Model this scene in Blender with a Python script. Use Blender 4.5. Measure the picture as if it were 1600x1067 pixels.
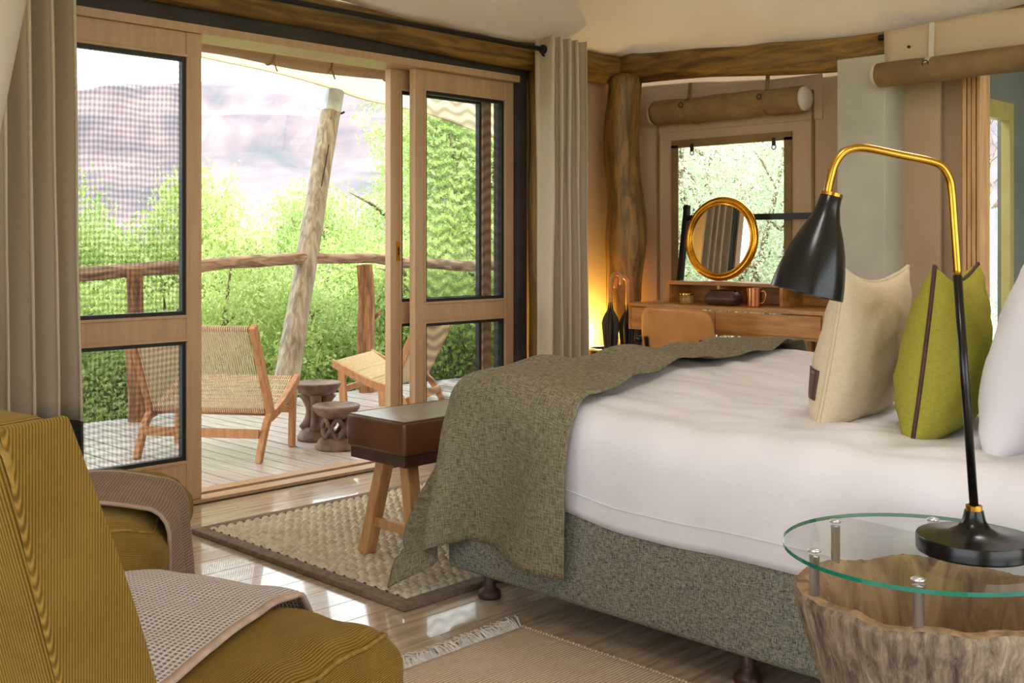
import bpy, math, random
import numpy as np
from mathutils import Vector, Matrix, noise

for o in list(bpy.data.objects):
    bpy.data.objects.remove(o)
SC = bpy.context.scene
COL = SC.collection
PI = math.pi
random.seed(7)

# ------------------------------------------------------------------ camera
cam_d = bpy.data.cameras.new('camera')
cam = bpy.data.objects.new('camera', cam_d)
COL.objects.link(cam)
cam.location = (0, 0, 1.1)
cam.rotation_euler = (PI / 2, 0, -math.radians(45.67))
cam_d.sensor_width = 36.0
cam_d.lens = 38.03
cam_d.shift_y = -0.0959
cam_d.clip_end = 3000
SC.camera = cam

# ------------------------------------------------------------------ world, sun, exposure
W = bpy.data.worlds.new('sky_world')
SC.world = W
W.use_nodes = True
wn = W.node_tree
wbg = wn.nodes['Background']
tc = wn.nodes.new('ShaderNodeTexCoord')
sx = wn.nodes.new('ShaderNodeSeparateXYZ')
rp = wn.nodes.new('ShaderNodeValToRGB')
rp.color_ramp.elements[0].position = 0.0
rp.color_ramp.elements[0].color = (0.92, 0.96, 1.0, 1)
rp.color_ramp.elements[1].position = 0.9
rp.color_ramp.elements[1].color = (0.72, 0.86, 1.0, 1)
wn.links.new(tc.outputs['Generated'], sx.inputs[0])
wn.links.new(sx.outputs['Z'], rp.inputs[0])
wn.links.new(rp.outputs[0], wbg.inputs['Color'])
wbg.inputs['Strength'].default_value = 3.5
sun_d = bpy.data.lights.new('sun', 'SUN')
sun_d.energy = 7.0
sun_d.angle = math.radians(1.2)
sun_d.color = (1.0, 0.97, 0.92)
sun = bpy.data.objects.new('sun', sun_d)
COL.objects.link(sun)
sun.rotation_euler = Vector((0.35, 0.62, -1.0)).to_track_quat('-Z', 'Y').to_euler()
SC.view_settings.view_transform = 'Standard'
SC.view_settings.look = 'None'
SC.view_settings.gamma = 1.0
SC.view_settings.use_curve_mapping = False
SC.view_settings.exposure = 0.28

# ------------------------------------------------------------------ helpers
def s2l(r, g, b):
    f = lambda c: (c / 255 / 12.92) if c / 255 <= 0.04045 else ((c / 255 + 0.055) / 1.055) ** 2.4
    return (f(r), f(g), f(b), 1)

def newmat(name):
    m = bpy.data.materials.new(name)
    m.use_nodes = True
    nt = m.node_tree
    return m, nt, nt.nodes['Principled BSDF'], nt.nodes['Material Output']

def coords(nt, scale=(1, 1, 1), uv=False):
    t = nt.nodes.new('ShaderNodeTexCoord')
    mp = nt.nodes.new('ShaderNodeMapping')
    mp.inputs['Scale'].default_value = scale
    nt.links.new(t.outputs['UV' if uv else 'Object'], mp.inputs['Vector'])
    return mp.outputs[0]

def noise_node(nt, vec, scale, detail=5, dist=0.0, rough=0.55):
    n = nt.nodes.new('ShaderNodeTexNoise')
    n.inputs['Scale'].default_value = scale
    n.inputs['Detail'].default_value = detail
    n.inputs['Distortion'].default_value = dist
    n.inputs['Roughness'].default_value = rough
    nt.links.new(vec, n.inputs['Vector'])
    return n.outputs['Fac']

def ramp(nt, fac, stops):
    r = nt.nodes.new('ShaderNodeValToRGB')
    e = r.color_ramp.elements
    e[0].position, e[0].color = stops[0]
    e[1].position, e[1].color = stops[-1]
    for p, c in stops[1:-1]:
        k = e.new(p); k.color = c
    nt.links.new(fac, r.inputs[0])
    return r.outputs[0]

def bump(nt, bsdf, h, strength, dist=0.01):
    b = nt.nodes.new('ShaderNodeBump')
    b.inputs['Strength'].default_value = strength
    b.inputs['Distance'].default_value = dist
    nt.links.new(h, b.inputs['Height'])
    nt.links.new(b.outputs[0], bsdf.inputs['Normal'])

def math_n(nt, op, a, b=None):
    n = nt.nodes.new('ShaderNodeMath'); n.operation = op
    for i, v in enumerate((a, b)):
        if v is None: continue
        if isinstance(v, (int, float)): n.inputs[i].default_value = v
        else: nt.links.new(v, n.inputs[i])
    return n.outputs[0]

def wave(nt, vec, axis, period, dist=0.0, dscale=1.0, detail=0):
    w = nt.nodes.new('ShaderNodeTexWave')
    w.bands_direction = axis
    w.inputs['Scale'].default_value = 0.31416 / period
    w.inputs['Distortion'].default_value = dist
    w.inputs['Detail'].default_value = detail
    w.inputs['Detail Scale'].default_value = dscale
    nt.links.new(vec, w.inputs['Vector'])
    return w.outputs['Fac']

def mat(name, c, c2=None, rough=0.6, scale=6, stretch=(1, 1, 1), lo=0.35, hi=0.65, bmp=0, bscale=None,
        metal=0, dist=0.0, detail=6, coat=0, spec=0.5, uv=False, bd=0.01):
    m, nt, b, out = newmat(name)
    b.inputs['Roughness'].default_value = rough
    b.inputs['Metallic'].default_value = metal
    b.inputs['Coat Weight'].default_value = coat
    b.inputs['Specular IOR Level'].default_value = spec
    v = coords(nt, stretch, uv)
    n = noise_node(nt, v, scale, detail, dist)
    c2 = c2 or tuple(x * 0.8 for x in c[:3]) + (1,)
    nt.links.new(ramp(nt, n, [(lo, c2), (hi, c)]), b.inputs['Base Color'])
    if bmp:
        h = noise_node(nt, v, bscale or scale * 2, detail, dist)
        bump(nt, b, h, bmp, bd)
    return m

def linen(name, c, c2, f=260, slow=30, rough=0.9, bmp=0.5, uv=False, spec=0.2, big=0.0):
    m, nt, b, out = newmat(name)
    b.inputs['Roughness'].default_value = rough
    b.inputs['Specular IOR Level'].default_value = spec
    if uv:
        a = noise_node(nt, coords(nt, (f, slow, 1), True), 1, 2)
        d = noise_node(nt, coords(nt, (slow, f, 1), True), 1, 2)
    else:
        a = noise_node(nt, coords(nt, (f, f, slow)), 1, 2)
        d = noise_node(nt, coords(nt, (slow, slow, f)), 1, 2)
    s = math_n(nt, 'ADD', a, d)
    s = math_n(nt, 'MULTIPLY', s, 0.5)
    nt.links.new(ramp(nt, s, [(0.38, c2), (0.6, c)]), b.inputs['Base Color'])
    bump(nt, b, s, bmp, 0.004)
    return m

def corduroy(name, c, c2, axis='Y', period=0.0044, uv=False):
    m, nt, b, out = newmat(name)
    b.inputs['Roughness'].default_value = 0.85
    b.inputs['Specular IOR Level'].default_value = 0.15
    b.inputs['Sheen Weight'].default_value = 0.2
    b.inputs['Sheen Roughness'].default_value = 0.4
    b.inputs['Sheen Tint'].default_value = (0.9, 0.75, 0.3, 1)
    v = coords(nt, (1, 1, 1), uv)
    w = wave(nt, v, axis, period, 0.25, 2.0)
    n = noise_node(nt, coords(nt), 9, 4)
    mx = math_n(nt, 'ADD', math_n(nt, 'MULTIPLY', w, 0.55), math_n(nt, 'MULTIPLY', n, 0.45))
    nt.links.new(ramp(nt, mx, [(0.2, c2), (0.75, c)]), b.inputs['Base Color'])  # lit-ridge and shaded-groove tones put into the colour along the wave
    bump(nt, b, w, 0.55, 0.0035)
    return m

def clear_glass(name, tint=(1, 1, 1, 1), refl=0.6):
    m, nt, b, out = newmat(name)
    nt.nodes.remove(b)
    t = nt.nodes.new('ShaderNodeBsdfTransparent'); t.inputs[0].default_value = tint
    g = nt.nodes.new('ShaderNodeBsdfGlossy'); g.inputs['Roughness'].default_value = 0.02
    fr = nt.nodes.new('ShaderNodeFresnel'); fr.inputs['IOR'].default_value = 1.45
    mx = nt.nodes.new('ShaderNodeMixShader')
    ge = nt.nodes.new('ShaderNodeNewGeometry')
    front = math_n(nt, 'SUBTRACT', 1.0, ge.outputs['Backfacing'])
    nt.links.new(math_n(nt, 'MULTIPLY', math_n(nt, 'MULTIPLY', fr.outputs[0], refl), front), mx.inputs[0])
    nt.links.new(t.outputs[0], mx.inputs[1]); nt.links.new(g.outputs[0], mx.inputs[2])
    nt.links.new(mx.outputs[0], out.inputs[0])
    return m

def ripple_screen(name, px, pz, qx, qz, amp, base, depth, vert):
    """insect mesh with moire, an optical effect, put into its transparency as rippling bands"""
    m, nt, b, out = newmat(name)
    b.inputs['Base Color'].default_value = (0.045, 0.05, 0.06, 1)
    b.inputs['Roughness'].default_value = 0.7
    v = coords(nt)
    sp = nt.nodes.new('ShaderNodeSeparateXYZ'); nt.links.new(v, sp.inputs[0])
    x, z = sp.outputs['X'], sp.outputs['Z']
    n = noise_node(nt, v, 3.0, 2)
    def osc(c, per, ph, k):
        a = math_n(nt, 'MULTIPLY', c, 2 * PI / per)
        return math_n(nt, 'SINE', math_n(nt, 'ADD', a, math_n(nt, 'MULTIPLY', ph, k)))
    wx = osc(x, qx, n, 7.0); wz = osc(z, qz, n, 7.0)
    h = osc(z, pz, math_n(nt, 'ADD', wx, math_n(nt, 'MULTIPLY', n, 6.0)), amp)
    w = osc(x, px, math_n(nt, 'ADD', wz, math_n(nt, 'MULTIPLY', n, 6.0)), amp)
    g = math_n(nt, 'ADD', math_n(nt, 'MULTIPLY', h, 0.5 / (1 + vert)), math_n(nt, 'MULTIPLY', w, 0.5 * vert / (1 + vert)))
    g = math_n(nt, 'ADD', g, 0.5)
    k = math_n(nt, 'ADD', math_n(nt, 'MULTIPLY', g, depth), base)
    t = nt.nodes.new('ShaderNodeBsdfTransparent')
    mx = nt.nodes.new('ShaderNodeMixShader')
    nt.links.new(k, mx.inputs[0])
    nt.links.new(t.outputs[0], mx.inputs[1]); nt.links.new(b.outputs[0], mx.inputs[2])
    nt.links.new(mx.outputs[0], out.inputs[0])
    return m

def leaf_mat(name, c, c2, c3):
    m, nt, b, out = newmat(name)
    v = coords(nt)
    n = noise_node(nt, v, 2.2, 3)
    n2 = noise_node(nt, v, 40, 1)
    s = math_n(nt, 'ADD', math_n(nt, 'MULTIPLY', n, 0.5), math_n(nt, 'MULTIPLY', n2, 0.5))
    col = ramp(nt, s, [(0.35, c2), (0.5, c), (0.66, c3)])
    nt.links.new(col, b.inputs['Base Color'])
    b.inputs['Roughness'].default_value = 0.55
    tr = nt.nodes.new('ShaderNodeBsdfTranslucent')
    nt.links.new(col, tr.inputs[0])
    mx = nt.nodes.new('ShaderNodeMixShader'); mx.inputs[0].default_value = 0.5
    nt.links.new(b.outputs[0], mx.inputs[1]); nt.links.new(tr.outputs[0], mx.inputs[2])
    nt.links.new(mx.outputs[0], out.inputs[0])
    return m

def canvas_translucent(name, c, c2, amt, scale=1.2):
    m, nt, b, out = newmat(name)
    v = coords(nt)
    n = noise_node(nt, v, scale, 5)
    col = ramp(nt, n, [(0.35, c2), (0.65, c)])
    nt.links.new(col, b.inputs['Base Color'])
    b.inputs['Roughness'].default_value = 0.9
    b.inputs['Specular IOR Level'].default_value = 0.1
    h = noise_node(nt, coords(nt, (1, 1, 1)), 220, 2)
    bump(nt, b, h, 0.12, 0.002)
    tr = nt.nodes.new('ShaderNodeBsdfTranslucent')
    nt.links.new(col, tr.inputs[0])
    mx = nt.nodes.new('ShaderNodeMixShader'); mx.inputs[0].default_value = amt
    nt.links.new(b.outputs[0], mx.inputs[1]); nt.links.new(tr.outputs[0], mx.inputs[2])
    nt.links.new(mx.outputs[0], out.inputs[0])
    return m

# ---- mesh building
def raw(name, V, F, m, parent=None, smooth=False, uv=None, loc=None, rz=0, bevel=0, solid=0, kind=None):
    me = bpy.data.meshes.new(name)
    me.from_pydata([tuple(p) for p in V], [], F)
    if uv is not None:
        ul = me.uv_layers.new(name='UVMap')
        li = np.zeros(len(me.loops), dtype=np.int32)
        me.loops.foreach_get('vertex_index', li)
        ul.data.foreach_set('uv', np.asarray(uv, dtype=np.float32)[li].ravel())
    if smooth:
        me.polygons.foreach_set('use_smooth', [True] * len(me.polygons))
    me.materials.append(m)
    me.update()
    o = bpy.data.objects.new(name, me)
    COL.objects.link(o)
    if parent: o.parent = parent
    if loc: o.location = loc
    o.rotation_euler.z = rz
    if solid:
        s = o.modifiers.new('solid', 'SOLIDIFY'); s.thickness = solid; s.offset = 0
    if bevel:
        b = o.modifiers.new('bevel', 'BEVEL'); b.width = bevel; b.segments = 2; b.limit_method = 'ANGLE'
    if kind: o['kind'] = kind
    return o

class MB:
    def __init__(s): s.v = []; s.f = []
    def add(s, vs, fs):
        o = len(s.v)
        s.v += [tuple(p) for p in vs]
        s.f += [tuple(i + o for i in f) for f in fs]
        return s
    def box(s, a, b):
        x0, y0, z0 = a; x1, y1, z1 = b
        return s.add([(x0, y0, z0), (x1, y0, z0), (x1, y1, z0), (x0, y1, z0), (x0, y0, z1), (x1, y0, z1), (x1, y1, z1), (x0, y1, z1)],
                     [(0, 3, 2, 1), (4, 5, 6, 7), (0, 1, 5, 4), (1, 2, 6, 5), (2, 3, 7, 6), (3, 0, 4, 7)])
    def bar(s, p, q, w, h, up=(0, 0, 1)):
        p = Vector(p); q = Vector(q); d = (q - p).normalized(); up = Vector(up)
        a = d.cross(up)
        if a.length < 1e-4: a = d.cross(Vector((1, 0, 0)))
        a.normalize(); b = a.cross(d).normalized()
        vs = []
        for c in (p, q):
            for i, j in ((-1, -1), (1, -1), (1, 1), (-1, 1)):
                vs.append(c + a * (i * w / 2) + b * (j * h / 2))
        return s.add(vs, [(0, 1, 2, 3), (7, 6, 5, 4), (0, 4, 5, 1), (1, 5, 6, 2), (2, 6, 7, 3), (3, 7, 4, 0)])
    def tube(s, pts, r, n=10, closed=False, wob=0.0, seed=0, flat=1.0):
        pts = [Vector(p) for p in pts]; N = len(pts)
        rs = r if isinstance(r, (list, tuple)) else [r] * N
        vs = []; fs = []
        nrm = None
        for i, p in enumerate(pts):
            if closed: t = (pts[(i + 1) % N] - pts[i - 1]).normalized()
            else: t = (pts[min(i + 1, N - 1)] - pts[max(i - 1, 0)]).normalized()
            if nrm is None:
                ref = Vector((0, 0, 1)) if abs(t.z) < 0.9 else Vector((1, 0, 0))
                nrm = t.cross(ref).normalized()
            else:
                nrm = (nrm - t * nrm.dot(t)).normalized()
            bi = t.cross(nrm)
            for k in range(n):
                a = 2 * PI * k / n
                rr = rs[i]
                d = nrm * math.cos(a) + bi * math.sin(a) * flat
                if wob: rr *= 1 + wob * noise.noise(Vector((d.x * 1.3 + seed, d.y * 1.3, d.z * 1.3 + p.length * 1.1)))
                vs.append(p + d * rr)
        for i in range(N if closed else N - 1):
            for k in range(n):
                j = (i + 1) % N
                fs.append((i * n + k, i * n + (k + 1) % n, j * n + (k + 1) % n, j * n + k))
        if not closed:
            fs.append(tuple(reversed(range(n)))); fs.append(tuple((N - 1) * n + k for k in range(n)))
        return s.add(vs, fs)
    def lathe(s, prof, n=32, M=None, capb=True, capt=True, fn=None):
        vs = []; fs = []
        for (r, z) in prof:
            for k in range(n):
                a = 2 * PI * k / n
                p = Vector((r * math.cos(a), r * math.sin(a), z))
                if fn: p = fn(p, a)
                if M: p = M @ p
                vs.append(p)
        for i in range(len(prof) - 1):
            for k in range(n):
                fs.append((i * n + k, i * n + (k + 1) % n, (i + 1) * n + (k + 1) % n, (i + 1) * n + k))
        if capb: fs.append(tuple(reversed(range(n))))
        if capt: fs.append(tuple((len(prof) - 1) * n + k for k in range(n)))
        return s.add(vs, fs)
    def build(s, name, m, parent=None, smooth=False, **k):
        return raw(name, s.v, s.f, m, parent, smooth, **k)

def smooth_by_angle(o, deg=35):
    me = o.data
    me.polygons.foreach_set('use_smooth', [True] * len(me.polygons))
    try: me.set_sharp_from_angle(angle=math.radians(deg))
    except Exception: pass
    return o

def axis_pts(h, r, n):
    k = [h - r * (1 - math.cos(PI / 2 * i / 4)) if False else h - r + r * i / 4 for i in range(5)]
    inner = list(np.linspace(-(h - r), h - r, n + 2))
    return sorted(set([round(-x, 6) for x in k] + [round(x, 6) for x in inner] + [round(x, 6) for x in k]))

def rbox(size, r, n=(8, 8, 3), fn=None):
    h = [x / 2 for x in size]
    ax = [axis_pts(h[i], r, n[i]) for i in range(3)]
    idx = {}; V = []; F = []
    def vid(p):
        k = tuple(round(c, 5) for c in p)
        if k not in idx:
            idx[k] = len(V); V.append(p)
        return idx[k]
    for d in range(3):
        a, b = (d + 1) % 3, (d + 2) % 3
        for sg in (-1, 1):
            for i in range(len(ax[a]) - 1):
                for j in range(len(ax[b]) - 1):
                    q = []
                    for (ii, jj) in ((i, j), (i + 1, j), (i + 1, j + 1), (i, j + 1)):
                        p = [0, 0, 0]; p[d] = sg * h[d]; p[a] = ax[a][ii]; p[b] = ax[b][jj]
                        q.append(vid(tuple(p)))
                    F.append(tuple(q if sg > 0 else reversed(q)))
    P = np.array(V, dtype=float)
    H = np.array(h)
    inn = np.clip(P, -(H - r), H - r)
    D = P - inn
    L = np.linalg.norm(D, axis=1, keepdims=True)
    P = np.where(L > 1e-9, inn + D / np.maximum(L, 1e-9) * r, P)
    if fn is not None: P = fn(P)
    return P, F

def gridmesh(fn, us, vs):
    V = []; UV = []
    for v in vs:
        for u in us:
            V.append(fn(u, v)); UV.append((u, v))
    nu = len(us); F = []
    for j in range(len(vs) - 1):
        for i in range(nu - 1):
            F.append((j * nu + i, j * nu + i + 1, (j + 1) * nu + i + 1, (j + 1) * nu + i))
    return V, F, UV

def cloth(name, fn, us, vs, m, parent=None, solid=0.006, **k):
    V, F, UV = gridmesh(fn, us, vs)
    return raw(name, V, F, m, parent, True, UV, solid=solid, **k)

def tag(o, label, cat=None, group=None, kind=None):
    o['label'] = label
    if cat: o['category'] = cat
    if group: o['group'] = group
    if kind: o['kind'] = kind
    return o

def thing(name, label, cat=None, loc=(0, 0, 0), rz=0, group=None, kind=None):
    o = bpy.data.objects.new(name, None)
    o.empty_display_size = 0.1
    COL.objects.link(o)
    o.location = loc; o.rotation_euler = (0, 0, rz)
    return tag(o, label, cat, group, kind)

def copy_tree(o, parent=None):
    c = o.copy(); COL.objects.link(c)
    if parent: c.parent = parent
    for ch in list(o.children): copy_tree(ch, c)
    return c

def N3(x, y, z=0.0): return noise.noise(Vector((x, y, z)))
def sstep(a, b, x):
    t = min(1, max(0, (x - a) / (b - a))); return t * t * (3 - 2 * t)
def lin(a, b, n): return [a + (b - a) * i / (n - 1) for i in range(n)]

# ------------------------------------------------------------------ materials
M_floor = mat('floor_wood', s2l(208, 188, 168), s2l(172, 148, 126), rough=0.18, scale=3, stretch=(1.2, 14, 14), bmp=0.04, coat=0.6)
M_deck = mat('deck_wood', s2l(220, 212, 212), s2l(192, 178, 174), rough=0.25, scale=3, stretch=(14, 1.2, 14), bmp=0.06)
M_dark = mat('dark_gap', s2l(30, 26, 24), rough=0.9)
M_door = mat('door_paint', s2l(190, 154, 116), s2l(180, 144, 107), rough=0.42, scale=3, stretch=(12, 12, 1))
M_gasket = mat('black_gasket', s2l(24, 24, 25), rough=0.5)
M_lintel = mat('dark_lintel', s2l(62, 54, 48), s2l(48, 42, 38), rough=0.7, scale=4)
M_canvas = canvas_translucent('tan_canvas', s2l(200, 172, 142), s2l(186, 158, 128), 0.08)
M_ceil = canvas_translucent('cream_canvas', s2l(230, 222, 210), s2l(216, 204, 188), 0.2, 0.7)
M_awn = canvas_translucent('awning_canvas', s2l(240, 230, 210), s2l(230, 218, 196), 0.6, 0.7)
M_kcanvas = mat('khaki_canvas', s2l(140, 112, 74), s2l(118, 92, 58), rough=0.9, scale=5, bmp=0.15, bscale=200, bd=0.002)
M_log = mat('log_wood', s2l(162, 122, 54), s2l(70, 50, 24), rough=0.5, scale=3.5, stretch=(6, 6, 0.7), dist=1.2, lo=0.3, hi=0.72, bmp=0.35, bscale=5)
M_logx = mat('log_wood_along_wall', s2l(162, 122, 54), s2l(74, 52, 26), rough=0.5, scale=3.5, stretch=(0.7, 6, 6), dist=1.2, lo=0.3, hi=0.72, bmp=0.35, bscale=5)
M_logy = mat('log_wood_across_wall', s2l(162, 122, 54), s2l(74, 52, 26), rough=0.5, scale=3.5, stretch=(6, 0.7, 6), dist=1.2, lo=0.3, hi=0.72, bmp=0.35, bscale=5)
M_pole = mat('grey_pole_wood', s2l(186, 172, 150), s2l(128, 112, 92), rough=0.7, scale=4, stretch=(8, 8, 0.8), dist=0.6, bmp=0.4)
M_branch = mat('branch_wood', s2l(196, 164, 136), s2l(120, 88, 66), rough=0.75, scale=5, stretch=(1, 5, 5), dist=0.8, bmp=0.6)
M_trunk = mat('post_bark', s2l(186, 134, 88), s2l(104, 66, 40), rough=0.8, scale=5, stretch=(8, 8, 0.8), dist=0.8, bmp=0.7)
M_bark = mat('tree_bark', s2l(150, 128, 104), s2l(90, 74, 58), rough=0.9, scale=12)
M_rod = mat('black_metal', s2l(34, 32, 31), rough=0.4, metal=0.5)
M_curt = linen('curtain_cloth', s2l(200, 184, 160), s2l(186, 170, 146), f=900, slow=60, bmp=0.08)
M_curtd = linen('curtain_dark_band', s2l(66, 62, 60), s2l(50, 46, 45), f=300, slow=8, bmp=0.15)
M_cord_y = corduroy('mustard_corduroy', s2l(146, 114, 48), s2l(94, 68, 24), 'Y')
M_cord_x = corduroy('mustard_corduroy_side', s2l(146, 114, 48), s2l(94, 68, 24), 'X')
M_cord_uv = corduroy('mustard_corduroy_seat', s2l(146, 114, 48), s2l(94, 68, 24), 'X', uv=True)
M_welt = mat('mustard_welt', s2l(150, 118, 44), s2l(118, 90, 28), rough=0.85, scale=60)
M_duvet = mat('white_cotton', s2l(240, 238, 244), s2l(232, 230, 238), rough=0.75, scale=3, bmp=0.25, bscale=5, bd=0.03, spec=0.25)
M_throw = linen('olive_wool_throw', s2l(154, 145, 122), s2l(98, 88, 66), f=300, slow=38, bmp=0.9, uv=True)
M_tweed = linen('green_grey_tweed', s2l(162, 160, 144), s2l(70, 74, 68), f=560, slow=80, bmp=0.6)
M_beige = linen('beige_linen', s2l(224, 208, 180), s2l(208, 190, 160), f=900, slow=60, bmp=0.2)
M_green = linen('lime_green_linen', s2l(172, 168, 70), s2l(150, 146, 52), f=900, slow=60, bmp=0.25)
M_brownpipe = mat('brown_leather', s2l(84, 54, 40), s2l(64, 40, 30), rough=0.45, scale=20)
M_bench = mat('brown_bench_leather', s2l(112, 72, 48), s2l(86, 54, 36), rough=0.28, scale=5, bmp=0.1, bscale=90, bd=0.002)
M_tanl = mat('tan_leather', s2l(196, 136, 74), s2l(176, 116, 58), rough=0.42, scale=5)
M_oak = mat('oak_wood', s2l(198, 140, 72), s2l(160, 104, 48), rough=0.45, scale=3, stretch=(10, 1, 10), dist=0.5)
M_oakz = mat('oak_wood_upright', s2l(214, 166, 112), s2l(184, 132, 82), rough=0.45, scale=3, stretch=(10, 10, 1), dist=0.5)
M_teak = mat('teak_wood', s2l(206, 152, 102), s2l(180, 122, 76), rough=0.5, scale=4, stretch=(9, 9, 2), dist=0.4)
M_rope = mat('cream_rope', s2l(242, 228, 202), s2l(222, 204, 174), rough=0.85, scale=80)
M_carved = mat('carved_wood', s2l(152, 124, 104), s2l(92, 70, 56), rough=0.6, scale=8, dist=0.6, bmp=0.3)
M_black = mat('gloss_black', s2l(16, 16, 17), s2l(11, 11, 12), rough=0.24, scale=3, spec=0.4)
M_brass = mat('brass', s2l(206, 160, 66), s2l(176, 130, 44), rough=0.22, metal=1.0, scale=10)
M_gold = mat('gold_leaf', s2l(236, 178, 60), s2l(196, 134, 30), rough=0.25, metal=1.0, scale=14)
M_steel = mat('polished_steel', s2l(226, 228, 232), s2l(214, 216, 220), rough=0.28, metal=0.85)
M_mirror = mat('mirror_silver', (0.9, 0.9, 0.9, 1), (0.9, 0.9, 0.9, 1), rough=0.0, metal=1.0)
M_glass = clear_glass('window_glass', (0.98, 1, 0.98, 1), 0.5)
M_tglass = clear_glass('table_glass', (0.97, 0.99, 0.98, 1), 0.8)
M_gedge = mat('green_glass_edge', s2l(20, 132, 104), s2l(10, 104, 84), rough=0.15, scale=8)
M_scrL = ripple_screen('mesh_screen', 0.019, 0.024, 0.30, 0.55, 1.1, 0.10, 0.55, 1.0)
M_scrR = ripple_screen('mesh_screen_rippled', 0.12, 0.058, 0.15, 0.25, 1.5, 0.08, 0.50, 0.10)
M_plaster = mat('grey_plaster', s2l(190, 184, 164), s2l(170, 164, 146), rough=0.85, scale=2.2, bmp=0.05)
M_grey = mat('bath_grey', s2l(140, 140, 134), s2l(126, 126, 120), rough=0.85, scale=2)
M_waffle = None
M_alu = mat('pale_frame_paint', s2l(206, 190, 120), s2l(196, 178, 108), rough=0.4)
M_fence = mat('fence_grey_wood', s2l(190, 196, 196), s2l(150, 158, 158), rough=0.8, scale=4, stretch=(6, 6, 0.7))

def waffle(name, c, c2, period):
    m, nt, b, out = newmat(name)
    b.inputs['Roughness'].default_value = 0.9
    b.inputs['Specular IOR Level'].default_value = 0.15
    v = coords(nt, (1, 1, 1), True)
    a = wave(nt, v, 'X', period); d = wave(nt, v, 'Y', period)
    g = math_n(nt, 'MULTIPLY', a, d)
    nt.links.new(ramp(nt, g, [(0.05, c), (0.7, c2)]), b.inputs['Base Color'])
    inv = math_n(nt, 'SUBTRACT', 1.0, g)
    bump(nt, b, inv, 0.8, 0.005)
    return m
M_waffle = waffle('waffle_cotton', s2l(212, 203, 202), s2l(146, 136, 136), 0.0105)
M_mocha = waffle('mocha_waffle_cotton', s2l(158, 132, 114), s2l(112, 90, 78), 0.008)
M_wedge = mat('throw_binding', s2l(188, 160, 142), s2l(166, 140, 124), rough=0.85, scale=30)

# ------------------------------------------------------------------ setting: floor
floor = thing('floor', 'pale polished wooden plank floor of the tent room', kind='structure')
MB().box((-1.7, -2.7, -0.08), (5.3, 4.2, -0.012)).build('subfloor', M_dark, floor)
def plank_mesh(L, w, t, m, gap=0.0015):
    mb = MB().box((0, gap, -t), (L - gap, w - gap, 0))
    me = bpy.data.meshes.new('plank'); me.from_pydata(mb.v, [], mb.f); me.materials.append(m); me.update()
    return me
pw = 0.138
pm = [plank_mesh(L, pw, 0.012, M_floor) for L in (1.5, 2.0, 2.5)]
rnd = random.Random(3)
row = 0; y = -2.7
while y < 4.18:
    x = -1.7 - rnd.random() * 0.8
    while x < 5.25:
        k = rnd.randrange(3); L = (1.5, 2.0, 2.5)[k]
        if x + L > -1.7:
            o = bpy.data.objects.new('plank', pm[k]); COL.objects.link(o); o.parent = floor
            if x + L > 5.3:
                o.scale.x = (5.3 - x) / L
            o.location = (x, y, 0.0)
            o.scale.y = min(1.0, (4.2 - y) / pw)
        x += L
    y += pw
# sliding track
tr = thing('trim_1', 'wooden sliding track along the foot of the door opening', kind='structure')
for a, b in ((4.13, 4.155), (4.175, 4.235), (4.255, 4.33)):
    MB().box((1.2, a, 0.0), (4.36, b, 0.012 if a > 4.16 and a < 4.2 else 0.018)).build('track_rail', M_door, tr, bevel=0.002)
MB().box((1.2, 4.12, -0.05), (4.36, 4.335, 0.004)).build('track_bed', M_lintel, tr)

# ------------------------------------------------------------------ setting: walls
def wallbox(name, label, boxes, m, **k):
    mb = MB()
    for a, b in boxes: mb.box(a, b)
    o = mb.build(name, m); tag(o, label, kind='structure'); return o
wallbox('wall_front', 'tan canvas wall beside and above the sliding doors',
        [((-1.7, 4.2, -0.05), (1.2, 4.3, 2.75)), ((4.36, 4.2, -0.05), (5.36, 4.3, 2.75)), ((1.2, 4.2, 2.12), (4.36, 4.3, 2.75))], M_canvas)
wallbox('trim_2', 'dark brown lintel board above the sliding doors', [((1.1, 4.15, 2.02), (4.40, 4.27, 2.13))], M_lintel)
wallbox('trim_3', 'dark brown door jamb board beside the log post', [((4.285, 4.13, 0.0), (4.345, 4.33, 2.02))], M_lintel)
wallbox('trim_4', 'tan painted head frame of the sliding doors', [((1.2, 4.125, 1.985), (4.285, 4.335, 2.02)), ((1.2, 4.13, 0.018), (1.3, 4.33, 1.985))], M_door)
# back wall (X = 5.26) with canvas window and doorway
wy0, wy1, wz0, wz1 = 3.02, 3.80, 0.42, 1.70
wallbox('wall_right', 'tan canvas wall behind the writing desk',
        [((5.26, wy1, -0.05), (5.30, 4.2, 2.75)), ((5.26, 2.0, -0.05), (5.30, wy0, 2.75)),
         ((5.26, wy0, -0.05), (5.30, wy1, wz0)), ((5.26, wy0, wz1), (5.30, wy1, 2.75)),
         ((5.26, -2.7, -0.05), (5.30, 0.6, 2.75)), ((5.26, 0.6, 2.05), (5.30, 2.0, 2.75))], M_canvas)
wallbox('wall_left', 'tan canvas wall with a wide opening added for daylight, facing the bed',
        [((-1.8, -2.7, -0.05), (-1.7, -1.2, 2.75)), ((-1.8, 2.6, -0.05), (-1.7, 4.3, 2.75)), ((-1.8, -1.2, 2.15), (-1.7, 2.6, 2.75)), ((-1.8, -1.2, -0.05), (-1.7, 2.6, 0.4))], M_canvas)  # unseen wall, opening added to let daylight in as fill
wallbox('wall_rear', 'tan canvas wall with a wide opening added for daylight behind the bed',
        [((-1.8, -2.8, -0.05), (-0.9, -2.7, 2.75)), ((3.9, -2.8, -0.05), (5.36, -2.7, 2.75)), ((-0.9, -2.8, 2.2), (3.9, -2.7, 2.75))], M_canvas)  # this unseen side is opened up too, as a daylight source
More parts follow.
